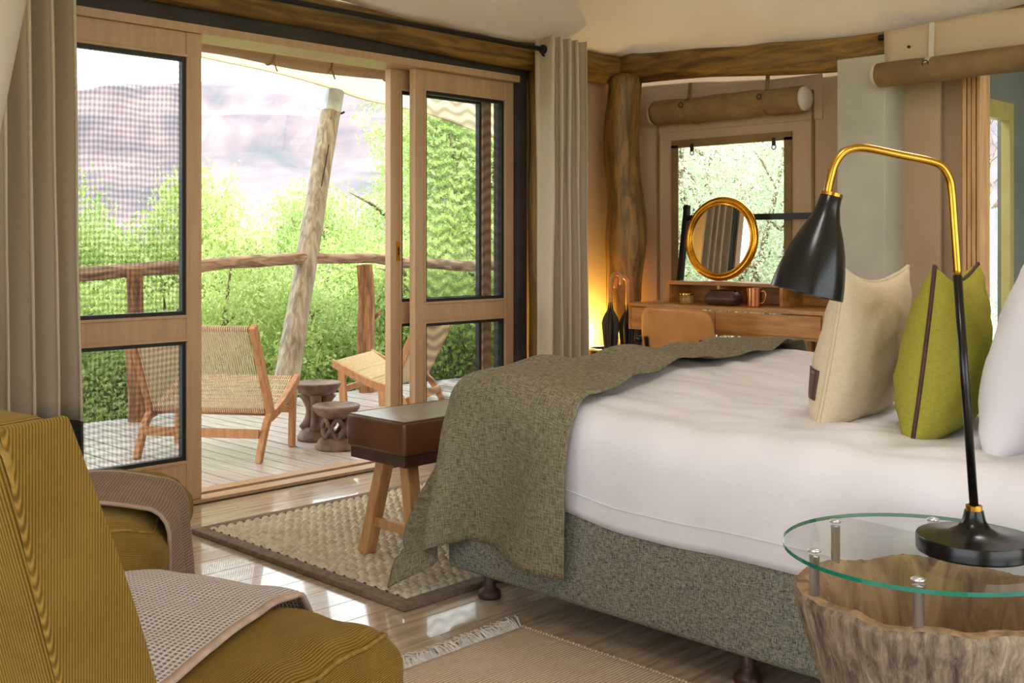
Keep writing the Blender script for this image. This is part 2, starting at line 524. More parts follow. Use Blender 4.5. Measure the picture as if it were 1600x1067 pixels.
# pillar
po = MB().box((4.98, 2.355, 0), (5.26, 2.605, 2.012)).build('wall_pillar', M_plaster, bevel=0.006)
tag(po, 'grey plastered pillar standing against the canvas wall', kind='structure')

# ceiling canvas
def ceil_fn(x, y):
    dw = min(5.16 - x, 4.05 - y, x + 1.75, y + 2.75)
    dw = max(dw, 0)
    # hang lower along the beams with scallops
    z = 2.20 + 0.34 * dw - 0.05 * dw * dw
    e = math.exp(-dw * 2.2)
    z += e * (0.025 * math.sin(x * 2.6 + 0.8) * (1 if 4.05 - y < 5.16 - x else 0.3) + 0.014 * math.sin(y * 2.9 + 0.4))
    z -= 0.10 * math.exp(-((y - 2.45) / 0.85) ** 2) * math.exp(-max(0, 5.16 - x) * 1.5)
    z += 0.020 * N3(x * 1.6 + y * 0.9, y * 2.2 - x * 0.7, 3.1) + 0.010 * N3(x * 5, y * 5, 1)
    z += 0.035 * math.sin((x + y) * 4.2 + 2.5 * N3(x, y)) * math.exp(-dw * 0.8) * min(1, dw * 4)
    z += 0.018 * math.sin((x * 1.4 - y) * 7.5 + 3 * N3(x * 1.5, y, 4)) * math.exp(-dw * 0.9) * min(1, dw * 4)
    return (x, y, z)
ce = cloth('ceiling', ceil_fn, lin(-1.75, 5.16, 110), lin(-2.75, 4.05, 110), M_ceil, solid=0.004)
tag(ce, 'draped cream canvas tent ceiling', kind='structure')

# beams and posts
def log(name, label, p, q, r, m, seed, n=16, seg=26, wob=0.16, bend=0.02, cat='beam', flare=None, dip=None):
    p = Vector(p); q = Vector(q)
    pts = []; rs = []
    for i in range(seg):
        t = i / (seg - 1)
        c = p.lerp(q, t) + Vector((N3(t * 3, seed, 0), N3(t * 3, seed, 5), N3(t * 3, seed, 9))) * bend
        if dip: c.z += dip(t)
        pts.append(c)
        rr = r * (1 + 0.09 * N3(t * 5, seed, 2))
        if flare: rr *= flare(t)
        rs.append(rr)
    # rounded ends
    d = (q - p).normalized()
    pts = [pts[0] - d * 0.03] + pts + [pts[-1] + d * 0.03]
    rs = [rs[0] * 0.6] + rs + [rs[-1] * 0.6]
    o = MB().tube([c - p for c in pts], rs, n, wob=wob, seed=seed).build(name, m, smooth=True, loc=tuple(p))
    return tag(o, label, cat)
log('log_beam', 'rough log beam running above the sliding doors', (-1.5, 4.125, 2.215), (5.13, 4.115, 2.145), 0.093, M_logx, 1.0, seg=60)
log('log_beam', 'rough log beam running above the desk along the back wall', (5.13, 4.05, 2.15), (5.15, -1.5, 2.15), 0.088, M_logy, 4.0, seg=50, bend=0.012, dip=lambda t: -0.095 * math.exp(-((4.05 - 5.55 * t - 2.5) / 0.9) ** 2))
log('log_post', 'thick golden log post standing in the corner behind the umbrellas', (5.05, 4.0, 0.03), (5.055, 4.0, 2.07), 0.108, M_log, 7.0, wob=0.28, bend=0.05, seg=36, cat='post',
    flare=lambda t: 1 - 0.12 * t + 0.22 * math.exp(-((t - 0.55) / 0.08) ** 2) * 0.6)
log('log_post', 'brown log post between the sliding doors and the curtain', (4.43, 4.09, 0.03), (4.43, 4.09, 2.04), 0.078, M_log, 9.0, cat='post', bend=0.01)

# ------------------------------------------------------------------ sliding doors
def door_panel(name, label, x0, x1, yc, scr, sw=0.07):
    r = thing(name, label, kind='structure', loc=((x0 + x1) / 2, yc, 0.02))
    w = (x1 - x0) / 2; t = 0.022
    for a, b in ((-w, -w + sw), (w - sw, w)):
        MB().box((a, -t, 0), (b, t, 1.965)).build('stile', M_door, r, bevel=0.003)
    for a, b in ((0.0, 0.17), (0.67, 0.78), (1.86, 1.965)):
        MB().box((-w + sw, -t + 0.002, a), (w - sw, t - 0.002, b)).build('rail', M_door, r, bevel=0.003)
    for a, b in ((0.17, 0.67), (0.78, 1.86)):
        g = 0.016; xa, xb = -w + sw, w - sw
        mb = MB()
        mb.box((xa, -t + 0.008, a), (xa + g, t - 0.008, b)); mb.box((xb - g, -t + 0.008, a), (xb, t - 0.008, b))
        mb.box((xa + g, -t + 0.008, a), (xb - g, t - 0.008, a + g)); mb.box((xa + g, -t + 0.008, b - g), (xb - g, t - 0.008, b))
        mb.build('gasket', M_gasket, r)
        raw('pane', [(xa + g, 0, a + g), (xb - g, 0, a + g), (xb - g, 0, b - g), (xa + g, 0, b - g)], [(0, 1, 2, 3)], scr, r)
        # slim bead around the opening
        mb = MB()
        for (p, q) in (((xa - 0.012, a - 0.012), (xb + 0.012, a)), ((xa - 0.012, b), (xb + 0.012, b + 0.012)), ((xa - 0.012, a), (xa, b)), ((xb, a), (xb + 0.012, b))):
            mb.box((p[0], -t - 0.006, p[1]), (q[0], -t + 0.001, q[1]))
        mb.build('bead', M_door, r, bevel=0.002)
    return r
door_panel('door_1', 'tan sliding door panel with mesh screens beside the long curtain', 1.42, 2.36, 4.165, M_scrL)
d2 = door_panel('door_2', 'tan sliding glass door panel behind the screen panel', 3.485, 4.20, 4.285, M_glass)
MB().box((-0.32, -0.0265, 0.99), (-0.298, -0.0215, 1.09)).build('lock_plate', M_brass, d2)
MB().box((-0.312, -0.029, 1.02), (-0.306, -0.026, 1.06)).build('lock_slot', M_gasket, d2)
door_panel('door_3', 'tan sliding screen door panel next to the log post', 3.57, 4.285, 4.195, M_scrR)

# ------------------------------------------------------------------ curtains and rods
def curtain(label, x0, x1, y, ztop, folds, amp, flare, band=None, phase=0.0, loc_label=None, drift=0.0):
    r = thing('curtain', label, 'curtain', loc=(x0, y, 0.0))
    us = lin(0, 1, folds * 14 + 1)
    def pos(u, z):
        t = (ztop - z) / ztop
        w = (x1 - x0) * (1 + flare * t)
        ph = u * folds * 2 * PI + phase
        s = math.sin(ph)
        s = math.copysign(abs(s) ** 0.75, s)
        yy = amp * s * (1 + 0.15 * N3(u * 6, z * 1.2, 2)) * (1 - 0.15 * t)
        xx = u * w + 0.012 * math.sin(ph * 2) + 0.018 * t * N3(u * 9, z * 1.5, 7) + drift * t
        return (xx, yy, z)
    zb = band if band else 0.02
    cloth('drop', lambda u, z: pos(u, z), us, lin(zb, ztop, 24), M_curt, r, solid=0.004)
    if band:
        cloth('hem_band', lambda u, z: pos(u, z), us, lin(0.02, band, 8), M_curtd, r, solid=0.004)
    return r, pos
cl, _ = curtain('long grey-beige curtain gathered at the end of the screened door panel', 1.22, 1.70, 3.93, 2.26, 6, 0.085, 0.11, band=0.455)
c2, cpos = curtain('pale eyelet curtain hanging in front of the wooden corner log post', 4.245, 4.50, 3.915, 2.20, 4, 0.085, 0.16, band=None, phase=-PI / 2)
gm = MB()
gp = [(0.018 + 0.0, 0.0 + 0.028 * math.cos(a), 2.13 + 0.028 * math.sin(a)) for a in [2 * PI * i / 20 for i in range(20)]]
gm.tube(gp, 0.006, 6, closed=True).build('eyelet', M_rod, c2, smooth=True)
ro = MB().tube([(0.9, 3.915, 2.135), (4.262, 3.915, 2.135)], 0.014, 12)
ro.lathe([(0.0, -0.004), (0.024, 0.0), (0.024, 0.014), (0.012, 0.02)], 16, Matrix.Translation((4.25, 3.915, 2.135)) @ Matrix.Rotation(-PI / 2, 4, 'Y'))
tag(ro.build('curtain_rod', M_rod, smooth=False), 'black curtain rod running along the log beam above the doors', 'curtain rod')

# cream tent pole upper left
rv = Vector((0.6988, -0.7153, 0)); fv = Vector((0.7153, 0.6988, 0))
P0 = Vector((1.05, 3.775, 0.0))
tp = MB().tube([(0, 0, 0.0), (0.155, -0.155, 1.1), (0.31, -0.31, 2.2)], 0.065, 16).build('tent_pole', M_ceil, smooth=True, loc=tuple(P0))
tag(tp, 'slanting cream canvas-wrapped tent pole in front of the long grey-beige curtain', 'pole')

# ------------------------------------------------------------------ canvas window on back wall
w1 = thing('window_1', 'square clear canvas window with brown binding behind the desk', kind='structure', loc=(5.255, 0, 0))
bw = 0.03
for a, b in (((wy0, wz0), (wy1, wz0 + bw)), ((wy0, wz1 - bw), (wy1, wz1)), ((wy0, wz0 + bw), (wy0 + bw, wz1 - bw)), ((wy1 - bw, wz0 + bw), (wy1, wz1 - bw))):
    MB().box((-0.006, a[0] - 0.008, a[1] - 0.008), (0.004, b[0] + 0.008, b[1] + 0.008)).build('binding', M_kcanvas, w1)
raw('pane', [(0.01, wy0, wz0), (0.01, wy1, wz0), (0.01, wy1, wz1), (0.01, wy0, wz1)], [(0, 1, 2, 3)], M_glass, w1)
for yy in (3.12, 3.66):
    MB().box((-0.010, yy - 0.01, wz1 - bw - 0.035), (-0.002, yy + 0.01, wz1 - bw + 0.01)).build('hook_tab', M_gasket, w1)
    MB().tube([(-0.006, yy + 0.013 * math.cos(a), wz1 - bw - 0.042 + 0.013 * math.sin(a)) for a in [2 * PI * i / 12 for i in range(12)]], 0.003, 5, closed=True).build('ring', M_rod, w1)
for yy, z0, z1 in ((2.885, 0.3, 1.92), (3.905, 0.3, 1.90)):
    MB().box((-0.008, yy - 0.007, z0), (0.004, yy + 0.007, z1)).build('zip_strip', M_kcanvas, w1)
# stitched canvas patch above window
MB().box((-0.004, 2.83, 1.76), (0.004, 3.93, 2.0)).build('canvas_patch', M_canvas, w1)

def canvas_roll(name, label, y0, y1, x, z, r, straps, m, sag=0.0, sm=None, endm=None, axis='Y', lift=0.12, seed=0):
    o = thing(name, label, 'canvas roll', loc=(x, y0, z))
    L = y1 - y0; pts = []; rs = []
    for i in range(33):
        t = i / 32
        rr = r * (1 + 0.07 * N3(t * 5, seed, 1))
        for s in straps:
            rr *= 1 - 0.16 * math.exp(-((t * L - s) / 0.018) ** 2)
        pts.append((0.01 * N3(t * 4, seed, 3), t * L, -sag * math.sin(PI * t) + 0.008 * N3(t * 5, seed, 6))); rs.append(rr)
    MB().tube(pts, rs, 18, wob=0.12, seed=seed).build('roll', m, o, smooth=True)
    for t, e in ((0.0, -0.035), (1.0, 0.035)):
        if endm:
            MB().tube([(0, t * L - e * 0.2, 0), (0, t * L + e * 0.5, 0), (0, t * L + e, 0)], [r * 0.92, r * 0.9, r * 0.45], 16).build('rolled_end', endm, o, smooth=True)
    for s in straps:
        st = o
        ring = [(-(r * 0.93) * math.cos(a), s, (r * 0.93) * math.sin(a) - sag * math.sin(PI * s / L)) for a in [-PI * 0.5 + PI * 1.05 * i / 12 for i in range(13)]]
        ring = ring + [(r * 0.35, s, r + lift)]
        mb = MB()
        vs = []; fs = []
        for p in ring:
            vs += [(p[0], p[1] - 0.012, p[2]), (p[0], p[1] + 0.012, p[2])]
        for i in range(len(ring) - 1): fs.append((2 * i, 2 * i + 1, 2 * i + 3, 2 * i + 2))
        raw('strap', vs, fs, sm or m, o, solid=0.004)
        MB().tube([(-r * 0.95 + 0.0, s + 0.014 * math.cos(a), r * 0.35 + 0.014 * math.sin(a)) for a in [2 * PI * i / 10 for i in range(10)]], 0.0025, 5, closed=True).build('buckle', M_rod, o)
    return o
canvas_roll('rolled_blind', 'brown canvas blind rolled up above the desk window', 2.89, 3.86, 5.165, 1.865, 0.072, [0.13 + 0.10, 0.74], M_kcanvas, 0.0, M_kcanvas, M_ceil, seed=2, lift=0.09)

# ------------------------------------------------------------------ doorway to bathroom on the right
canvas_roll('rolled_door_flap', 'brown canvas door flap rolled up over the doorway right of the pillar', 0.5, 2.36, 4.925, 1.905, 0.058, [1.86 - 0.25, 0.5], M_kcanvas, 0.0, M_ceil, M_ceil, seed=5, lift=0.16)
def val_fn(u, v):
    return (4.985 + 0.008 * N3(u * 4, v * 5, 2) - 0.03 * (v - 1.96), u, v - 0.01 * math.sin(u * 6))
M_val = canvas_translucent('valance_canvas', s2l(204, 182, 152), s2l(190, 168, 138), 0.05)
va = cloth('canvas_valance', val_fn, lin(0.3, 2.36, 40), lin(1.93, 2.13, 8), M_val, solid=0.004)
tag(va, 'cream canvas valance hanging above the rolled door flap', 'valance')
MB().tube([(0, 2.235, 2.03), (-0.012, 2.235, 2.03)], 0.007, 8).build('eyelet', M_rod, va, loc=(4.985, 0, 0))
pe = MB().tube([(5.012, 2.40, 2.10), (5.012, 0.3, 2.10)], 0.016, 12)
tag(pe.build('valance_rod', M_rod), 'short black rod end carrying the cream valance by the pillar', 'curtain rod')
# canvas wing panels and jamb between pillar and doorway
tag(raw('wall_wing', [(5.2, 2.36, 0), (5.2, 2.175, 0), (5.2, 2.175, 2.0), (5.2, 2.36, 2.0)], [(0, 1, 2, 3)], M_canvas, solid=0.02), 'tan canvas strip between the pillar and the doorway', kind='structure')
w5 = thing('trim_5', 'grooved orange wood jamb of the doorway', kind='structure', loc=(5.2, 2.01, 0))
for k in range(4):
    MB().box((-0.02 - 0.004 * (k % 2), -0.03 + k * 0.022, 0), (0.10, -0.012 + k * 0.022, 2.05)).build('jamb_strip', M_oakz, w5, bevel=0.003)
wallbox('wall_bath', 'grey plastered bathroom walls beyond the doorway',
        [((5.3, 2.72, 2.05), (8.3, 2.82, 2.75)), ((7.68, 2.72, -0.05), (8.4, 2.82, 2.05)), ((5.3, 2.72, -0.05), (5.9, 2.82, 2.05)), ((8.3, -1.0, -0.05), (8.4, 2.72, 2.75)), 
         ((5.3, -1.1, 2.75), (8.4, 2.82, 2.8)), ((5.3, -1.1, -0.08), (8.4, 2.82, -0.01))], M_grey)  # rear wall left out so sky light brightens the bathroom
w2 = thing('window_2', 'tall bathroom window with pale painted frame seen through the doorway', kind='structure', loc=(0, 2.74, 0))
for a, b in (((5.9, 0.0), (5.97, 2.05)), ((7.61, 0.0), (7.68, 2.05)), ((5.97, 0.0), (7.61, 0.08)), ((5.97, 1.93), (7.61, 2.05)), ((6.55, 0.08), (6.6, 1.93))):
    MB().box((a[0], -0.03, a[1]), (b[0], 0.03, b[1])).build('frame', M_alu, w2, bevel=0.003)
raw('pane', [(5.97, 0.0, 0.08), (6.55, 0, 0.08), (6.55, 0, 1.93), (5.97, 0, 1.93)], [(0, 1, 2, 3)], M_glass, w2)
raw('pane', [(6.6, 0.0, 0.08), (7.61, 0, 0.08), (7.61, 0, 1.93), (6.6, 0, 1.93)], [(0, 1, 2, 3)], M_glass, w2)

# ------------------------------------------------------------------ bed
BX0, BX1, BY0, BY1 = 2.267, 4.10, 0.45, 2.50
bed = thing('bed', 'wide double bed with a tweed upholstered base on turned dark legs', 'bed', loc=((BX0 + BX1) / 2, (BY0 + BY1) / 2, 0))
bw_, bl_ = BX1 - BX0, BY1 - BY0
P, F = rbox((bw_, bl_, 0.275), 0.02, (6, 6, 2))
P[:, 2] += 0.0925 + 0.1375
raw('base', P, F, M_tweed, bed, True)
P, F = rbox((bw_ - 0.05, bl_ - 0.05, 0.19), 0.05, (6, 6, 2))
P[:, 2] += 0.47
raw('mattress', P, F, M_duvet, bed, True)
for sx_ in (-1, 1):
    for sy_ in (-1, 0, 1):
        lx, ly = sx_ * (bw_ / 2 - 0.09), sy_ * (bl_ / 2 - 0.10)
        MB().lathe([(0.034, 0.0), (0.037, 0.008), (0.034, 0.02), (0.022, 0.03), (0.019, 0.04), (0.024, 0.0935)], 20, Matrix.Translation((lx, ly, 0))).build('leg', M_brownpipe, bed, smooth=True)
P, F = rbox((bw_ + 0.1, 0.08, 1.1), 0.03, (8, 2, 6))
P[:, 2] += 0.55; P[:, 1] += -bl_ / 2 - 0.045
raw('headboard', P, F, M_tweed, bed, True)

def bed_h(x, y):
    h = 0.605 + 0.055 * sstep(1.75, 2.3, y)
    h += 0.010 * N3(x * 2.2, y * 2.2, 4) + 0.005 * N3(x * 6, y * 6, 8)
    h += 0.015 * math.sin(min(1, max(0, (x - BX0) / (BX1 - BX0))) * PI) - 0.02 * sstep(3.4, 4.1, x)
    return h

def drape(p, q, off, r, power, dropmax=None, flare=0.0, wr=0.01, seed=0, foot=BY1, side=BX0, far=BX1):
    """cloth point (p,q) in flat cloth coordinates over the bed top; hangs beyond side/foot/far edges"""
    ex = (side + r) - p
    fx = p - (far - r)
    ey = q - (foot - r)
    sx2 = 1
    e_x = max(ex, 0); dirx = -1
    if fx > 0: e_x = fx; dirx = 1
    e_y = max(ey, 0)
    x = min(max(p, side + r), far - r); y = min(q, foot - r)
    zt = bed_h(x, y) + off
    if e_x <= 0 and e_y <= 0:
        return Vector((x, y, zt))
    e = (e_x ** power + e_y ** power) ** (1.0 / power)
    hy = math.hypot(e_x, e_y)
    dx, dy = dirx * e_x / hy, e_y / hy
    if e < r * PI / 2:
        out = r * math.sin(e / r); drop = r * (1 - math.cos(e / r))
    else:
        out = r; drop = r + (e - r * PI / 2)
    corner = 2 * abs(dx * dy)
    hang = max(0, drop - r)
    out += flare * corner * hang
    wv = wr * hang * 2.2 * math.sin((q if abs(dx) > abs(dy) else p) * 15 + seed + 2.5 * N3(p * 2, q * 2, seed)) if hang > 0 else 0
    out += off + wv
    return Vector((x + dx * out, y + dy * out, zt - drop))

def duvet_fn(p, q):
    v = drape(p, q, 0.0, 0.10, 6, wr=0.006, seed=1.0)
    k = sstep(0.33, 0.6, v.z)
    w = 0.013 * N3(p * 3.0 + q * 1.5, q * 5, 3) + 0.010 * abs(N3(p * 7, q * 4 + p * 3, 6)) * 2
    v.z += w * k
    # bulge of the soft side
    if v.x < BX0 + 0.03: v.x -= 0.006 * math.sin(PI * min(1, max(0, (v.z - 0.33) / 0.28)))
    return v
HEM = 0.335
us = lin(BX0 + 0.10 - 0.338, BX1 - 0.10 + 0.338, 120)
vs = lin(BY0 + 0.02, BY1 - 0.10 + 0.335, 90)
V, F, UV = gridmesh(duvet_fn, us, vs)
dv = raw('duvet', V, F, M_duvet, None, True, UV, solid=0.014)
tag(dv, 'white cotton duvet with a stitched border hanging over the bed side', 'duvet')
seam = [duvet_fn(BX0 + 0.10 - 0.338 + 0.062, q) + Vector((-0.008, 0, 0)) for q in lin(BY0 + 0.05, 2.30, 60)]
MB().tube(seam, 0.0022, 5).build('seam', M_duvet, dv, smooth=True)

# olive throw over the foot of the bed
def throw_fn(a, b):
    # a: across (X), b: 0 at head-side edge .. 1 foot hem
    q0 = 1.975 + 0.16 * max(0, a - BX0) + 0.02 * math.sin(a * 5)
    q1 = BY1 - 0.12 + 0.46
    q = q0 + (q1 - q0) * b
    v = drape(a, q, 0.034, 0.11, 2.0, flare=0.26, wr=0.05, seed=2.0)
    top = sstep(0.5, 0.62, v.z)
    v.z += top * (0.028 * N3(a * 3.2 + q, q * 3.0 - a * 0.8, 11) + 0.016 * N3(a * 7, q * 8, 5) + 0.010 + 0.02 * math.exp(-((q - q0) / 0.05) ** 2) * (0.5 + N3(a * 3, 2, 2)))
    v.x -= (1 - top) * 0.010 * (1 + math.sin(q * 13 + 1.0))
    return v
us = lin(BX0 + 0.11 - 0.555, BX1 - 0.11 + 0.40, 150)
thr = cloth('throw_blanket', throw_fn, us, lin(0, 1, 84), M_throw, solid=0.007)
me = thr.data
uvd = me.uv_layers[0].data
for l in uvd: l.uv.y *= 0.85
tag(thr, 'olive grey woven throw draped over the foot of the bed', 'throw blanket')

# ------------------------------------------------------------------ cushions
def cushion(name, label, cat, loc, w, h, t, lean, yaw, m, pinch=0.05, piping=None, patch=None, seed=0, sagtop=0.03):
    r = thing(name, label, cat, loc=loc)
    r.rotation_euler = (lean, 0, yaw)
    n = 30
    def outline(u, v):
        x = u * w / 2 * (1 - pinch * (1 - abs(v) ** 2.2) * abs(u) ** 3 )
        z = v * h / 2 * (1 - pinch * (1 - abs(u) ** 2.2) * abs(v) ** 3)
        if v > 0: z -= sagtop * (1 - u * u) * v * v
        return x, z
    V = []; F = []
    for sgn in (-1, 1):
        o = len(V)
        for j in range(n + 1):
            v = -math.cos(PI * j / n)
            for i in range(n + 1):
                u = -math.cos(PI * i / n)
                x, z = outline(u, v)
                f = (max(0, 1 - u * u) * max(0, 1 - v * v)) ** 0.42
                f *= 1 + 0.10 * N3(u * 2.4 + seed, v * 2.4, sgn)
                f *= 1.0 - 0.18 * v
                wr = 0.006 * N3(u * 5 + seed, v * 5, sgn * 3) * (1 if f > 0.05 else 0)
                V.append((x, sgn * (t / 2 * f + wr), z + h / 2))
        for j in range(n):
            for i in range(n):
                q = (o + j * (n + 1) + i, o + j * (n + 1) + i + 1, o + (j + 1) * (n + 1) + i + 1, o + (j + 1) * (n + 1) + i)
                F.append(q if sgn < 0 else tuple(reversed(q)))
    raw('cover', V, F, m, r, True)
    pts = []
    for k in range(100):
        a = k / 100 * 4; sd = int(a); f = (a - sd) * 2 - 1
        f = math.sin(f * PI / 2)
        u, v = [(f, -1), (1, f), (-f, 1), (-1, -f)][sd]
        x, z = outline(u, v); pts.append((x, 0, z + h / 2))
    if piping:
        MB().tube(pts, 0.0055, 6, closed=True).build('piping', piping, r, smooth=True)
    if patch:
        pv = []; pf = []
        for j in range(7):
            for i in range(7):
                u = patch[0] + (patch[1] - patch[0]) * i / 6; v = patch[2] + (patch[3] - patch[2]) * j / 6
                x, z = outline(u, v)
                f = (max(0, 1 - u * u) * max(0, 1 - v * v)) ** 0.42 * (1 + 0.10 * N3(u * 2.4 + seed, v * 2.4, 1)) * (1 - 0.18 * v)
                pv.append((x, (t / 2 * f) + 0.003, z + h / 2))
        for j in range(6):
            for i in range(6): pf.append((j * 7 + i, j * 7 + i + 1, j * 7 + i + 8, j * 7 + i + 7))
        raw('leather_patch', pv, pf, M_brownpipe, r, True, solid=0.004)
    return r
cushion('cushion', 'beige linen cushion with a brown leather patch, farthest from the headboard', 'cushion', (2.835, 1.44, 0.60), 0.52, 0.44, 0.18, math.radians(10), math.radians(7), M_beige, seed=1, patch=(-0.985, -0.76, -0.62, -0.26), sagtop=0.03, piping=M_beige)
cushion('cushion', 'lime green linen cushion with dark brown piping', 'cushion', (2.80, 1.185, 0.598), 0.46, 0.45, 0.20, math.radians(7), math.radians(9), M_green, piping=M_brownpipe, seed=4, sagtop=0.035)
cushion('pillow', 'plump white cotton pillow leaning behind the green cushion', 'pillow', (2.90, 0.945, 0.592), 0.76, 0.54, 0.26, math.radians(13), 0, M_duvet, seed=8, sagtop=0.02)
cushion('pillow', 'flat white cotton pillow on the half of the bed beside the bathroom doorway', 'pillow', (3.68, 0.86, 0.592), 0.72, 0.48, 0.20, math.radians(16), 0, M_duvet, seed=11, sagtop=0.02)

# ------------------------------------------------------------------ bench
bn = thing('bench', 'brown leather bench with splayed wooden legs at the foot of the bed', 'bench', loc=(2.275, 2.87, 0))
P, F = rbox((1.42, 0.31, 0.115), 0.014, (8, 4, 2))
P[:, 0] += 0.71; P[:, 2] += 0.457
raw('seat', P, F, M_bench, bn, True)
sm_ = [(0.006, -0.15, 0.512), (1.414, -0.15, 0.512), (1.414, 0.15, 0.512), (0.006, 0.15, 0.512)]
MB().tube(sm_, 0.003, 5, closed=True).build('seam', M_bench, bn)
MB().box((0.012, -0.145, 0.362), (1.408, 0.145, 0.40)).build('rail', M_brownpipe, bn, bevel=0.003)
for xx in (0.10, 1.32):
    d = -1 if xx < 0.5 else 1
    for sg in (-1, 1):
        MB().bar((xx, sg * 0.06, 0.364), (xx + d * 0.025, sg * 0.135, 0.0225), 0.042, 0.05, (1, 0, 0)).build('leg', M_oakz, bn, bevel=0.004)
    MB().bar((xx + d * 0.017, -0.10, 0.135), (xx + d * 0.017, 0.10, 0.135), 0.022, 0.034).build('stretcher', M_oakz, bn, bevel=0.003)

# ------------------------------------------------------------------ rugs
def jute():
    x0, x1, y0, y1 = 2.13, 4.2, 2.53, 3.68
    xs = np.arange(x0, 3.45, 0.0052); ys = np.arange(y0, y1, 0.0052)
    X, Y = np.meshgrid(xs, ys)
    row = np.floor((Y - y0) / 0.027)
    ry = ((Y - y0) / 0.027 - row)
    ph = (X / 0.038 + 0.5 * (row % 2)) + 0.12 * np.sin(row * 2.3)
    h = (0.1 + 0.9 * np.abs(np.sin(PI * ph)) ** 0.6) * np.sin(PI * ry) ** 0.5
    Z = 0.010 + 0.015 * h
    V = np.stack([X.ravel(), Y.ravel(), Z.ravel()], 1)
    nx = len(xs); ny = len(ys)
    I = (np.arange(ny - 1)[:, None] * nx + np.arange(nx - 1)[None, :]).ravel()
    F = np.stack([I, I + 1, I + nx + 1, I + nx], 1).tolist()
    m, nt, b, out = newmat('jute_weave')
    b.inputs['Roughness'].default_value = 0.9
    n = noise_node(nt, coords(nt), 30, 3)
    nt.links.new(ramp(nt, n, [(0.3, s2l(196, 178, 152)), (0.65, s2l(232, 222, 204))]), b.inputs['Base Color'])
    r = thing('jute_rug', 'chunky woven jute rug with a grey-brown border under the bench', 'rug')
    o = raw('weave', V, F, m, r, True, kind='stuff')
    MB().box((x0, y0, 0.002), (x1, y1, 0.0105)).build('backing', m, r)
    mb = mat('jute_border', s2l(142, 122, 104), s2l(116, 98, 82), rough=0.9, scale=40, bmp=0.2)
    for a, b in (((x0 - 0.05, y0 - 0.05), (x0, y1 + 0.05)), ((x0, y0 - 0.05), (x1, y0)), ((x0, y1), (x1, y1 + 0.05)), ((x1, y0 - 0.05), (x1 + 0.05, y1 + 0.05))):
        MB().box((a[0], a[1], 0.0005), (b[0], b[1], 0.021)).build('border', mb, r, bevel=0.004)
jute()
def runner():
    r = thing('runner_rug', 'flat ribbed bedside rug with a frayed white fringe', 'rug')
    m, nt, b, out = newmat('ribbed_wool')
    b.inputs['Roughness'].default_value = 0.9
    v = coords(nt)
    w = wave(nt, v, 'Y', 0.010, 0.3, 3)
    n = noise_node(nt, v, 60, 2)
    s_ = math_n(nt, 'ADD', math_n(nt, 'MULTIPLY', w, 0.6), math_n(nt, 'MULTIPLY', n, 0.4))
    nt.links.new(ramp(nt, s_, [(0.25, s2l(174, 150, 128)), (0.75, s2l(224, 204, 182))]), b.inputs['Base Color'])
    bump(nt, b, w, 0.6, 0.004)
    x0, x1, y0, y1 = 1.40, 2.225, 1.14, 2.13
    def fn(u, q): return (u, q, 0.0065 + 0.002 * N3(u * 6, q * 6, 1))
    cloth('weave', fn, lin(x0, x1, 40), lin(y0, y1, 60), m, r, solid=0.008)
    mb = MB(); rr = random.Random(5)
    mf = mat('white_fringe', s2l(226, 220, 216), s2l(190, 182, 178), rough=0.9, scale=60)
    x = x0
    while x < x1:
        for k in range(3):
            a = (rr.random() - 0.5) * 1.6; L = 0.035 + rr.random() * 0.03
            p = Vector((x, y1, 0.008)); q1 = p + Vector((math.sin(a) * L * 0.5, L * 0.55, 0.006 + 0.012 * rr.random())); q2 = p + Vector((math.sin(a) * L + 0.012 * (rr.random() - 0.5), L, 0.004 + 0.01 * rr.random()))
            mb.tube([p, q1, q2], [0.0028, 0.0024, 0.0018], 4)
        x += 0.0075
    mb.build('fringe', mf, r, kind='stuff')
    mb = MB().tube([(x1 - 0.004, yy, 0.0105 + 0.0015 * math.sin(i * 2.2)) for i, yy in enumerate(lin(y0, y1, 140))], 0.004, 5)
    mb.build('side_stitch', m, r)
runner()

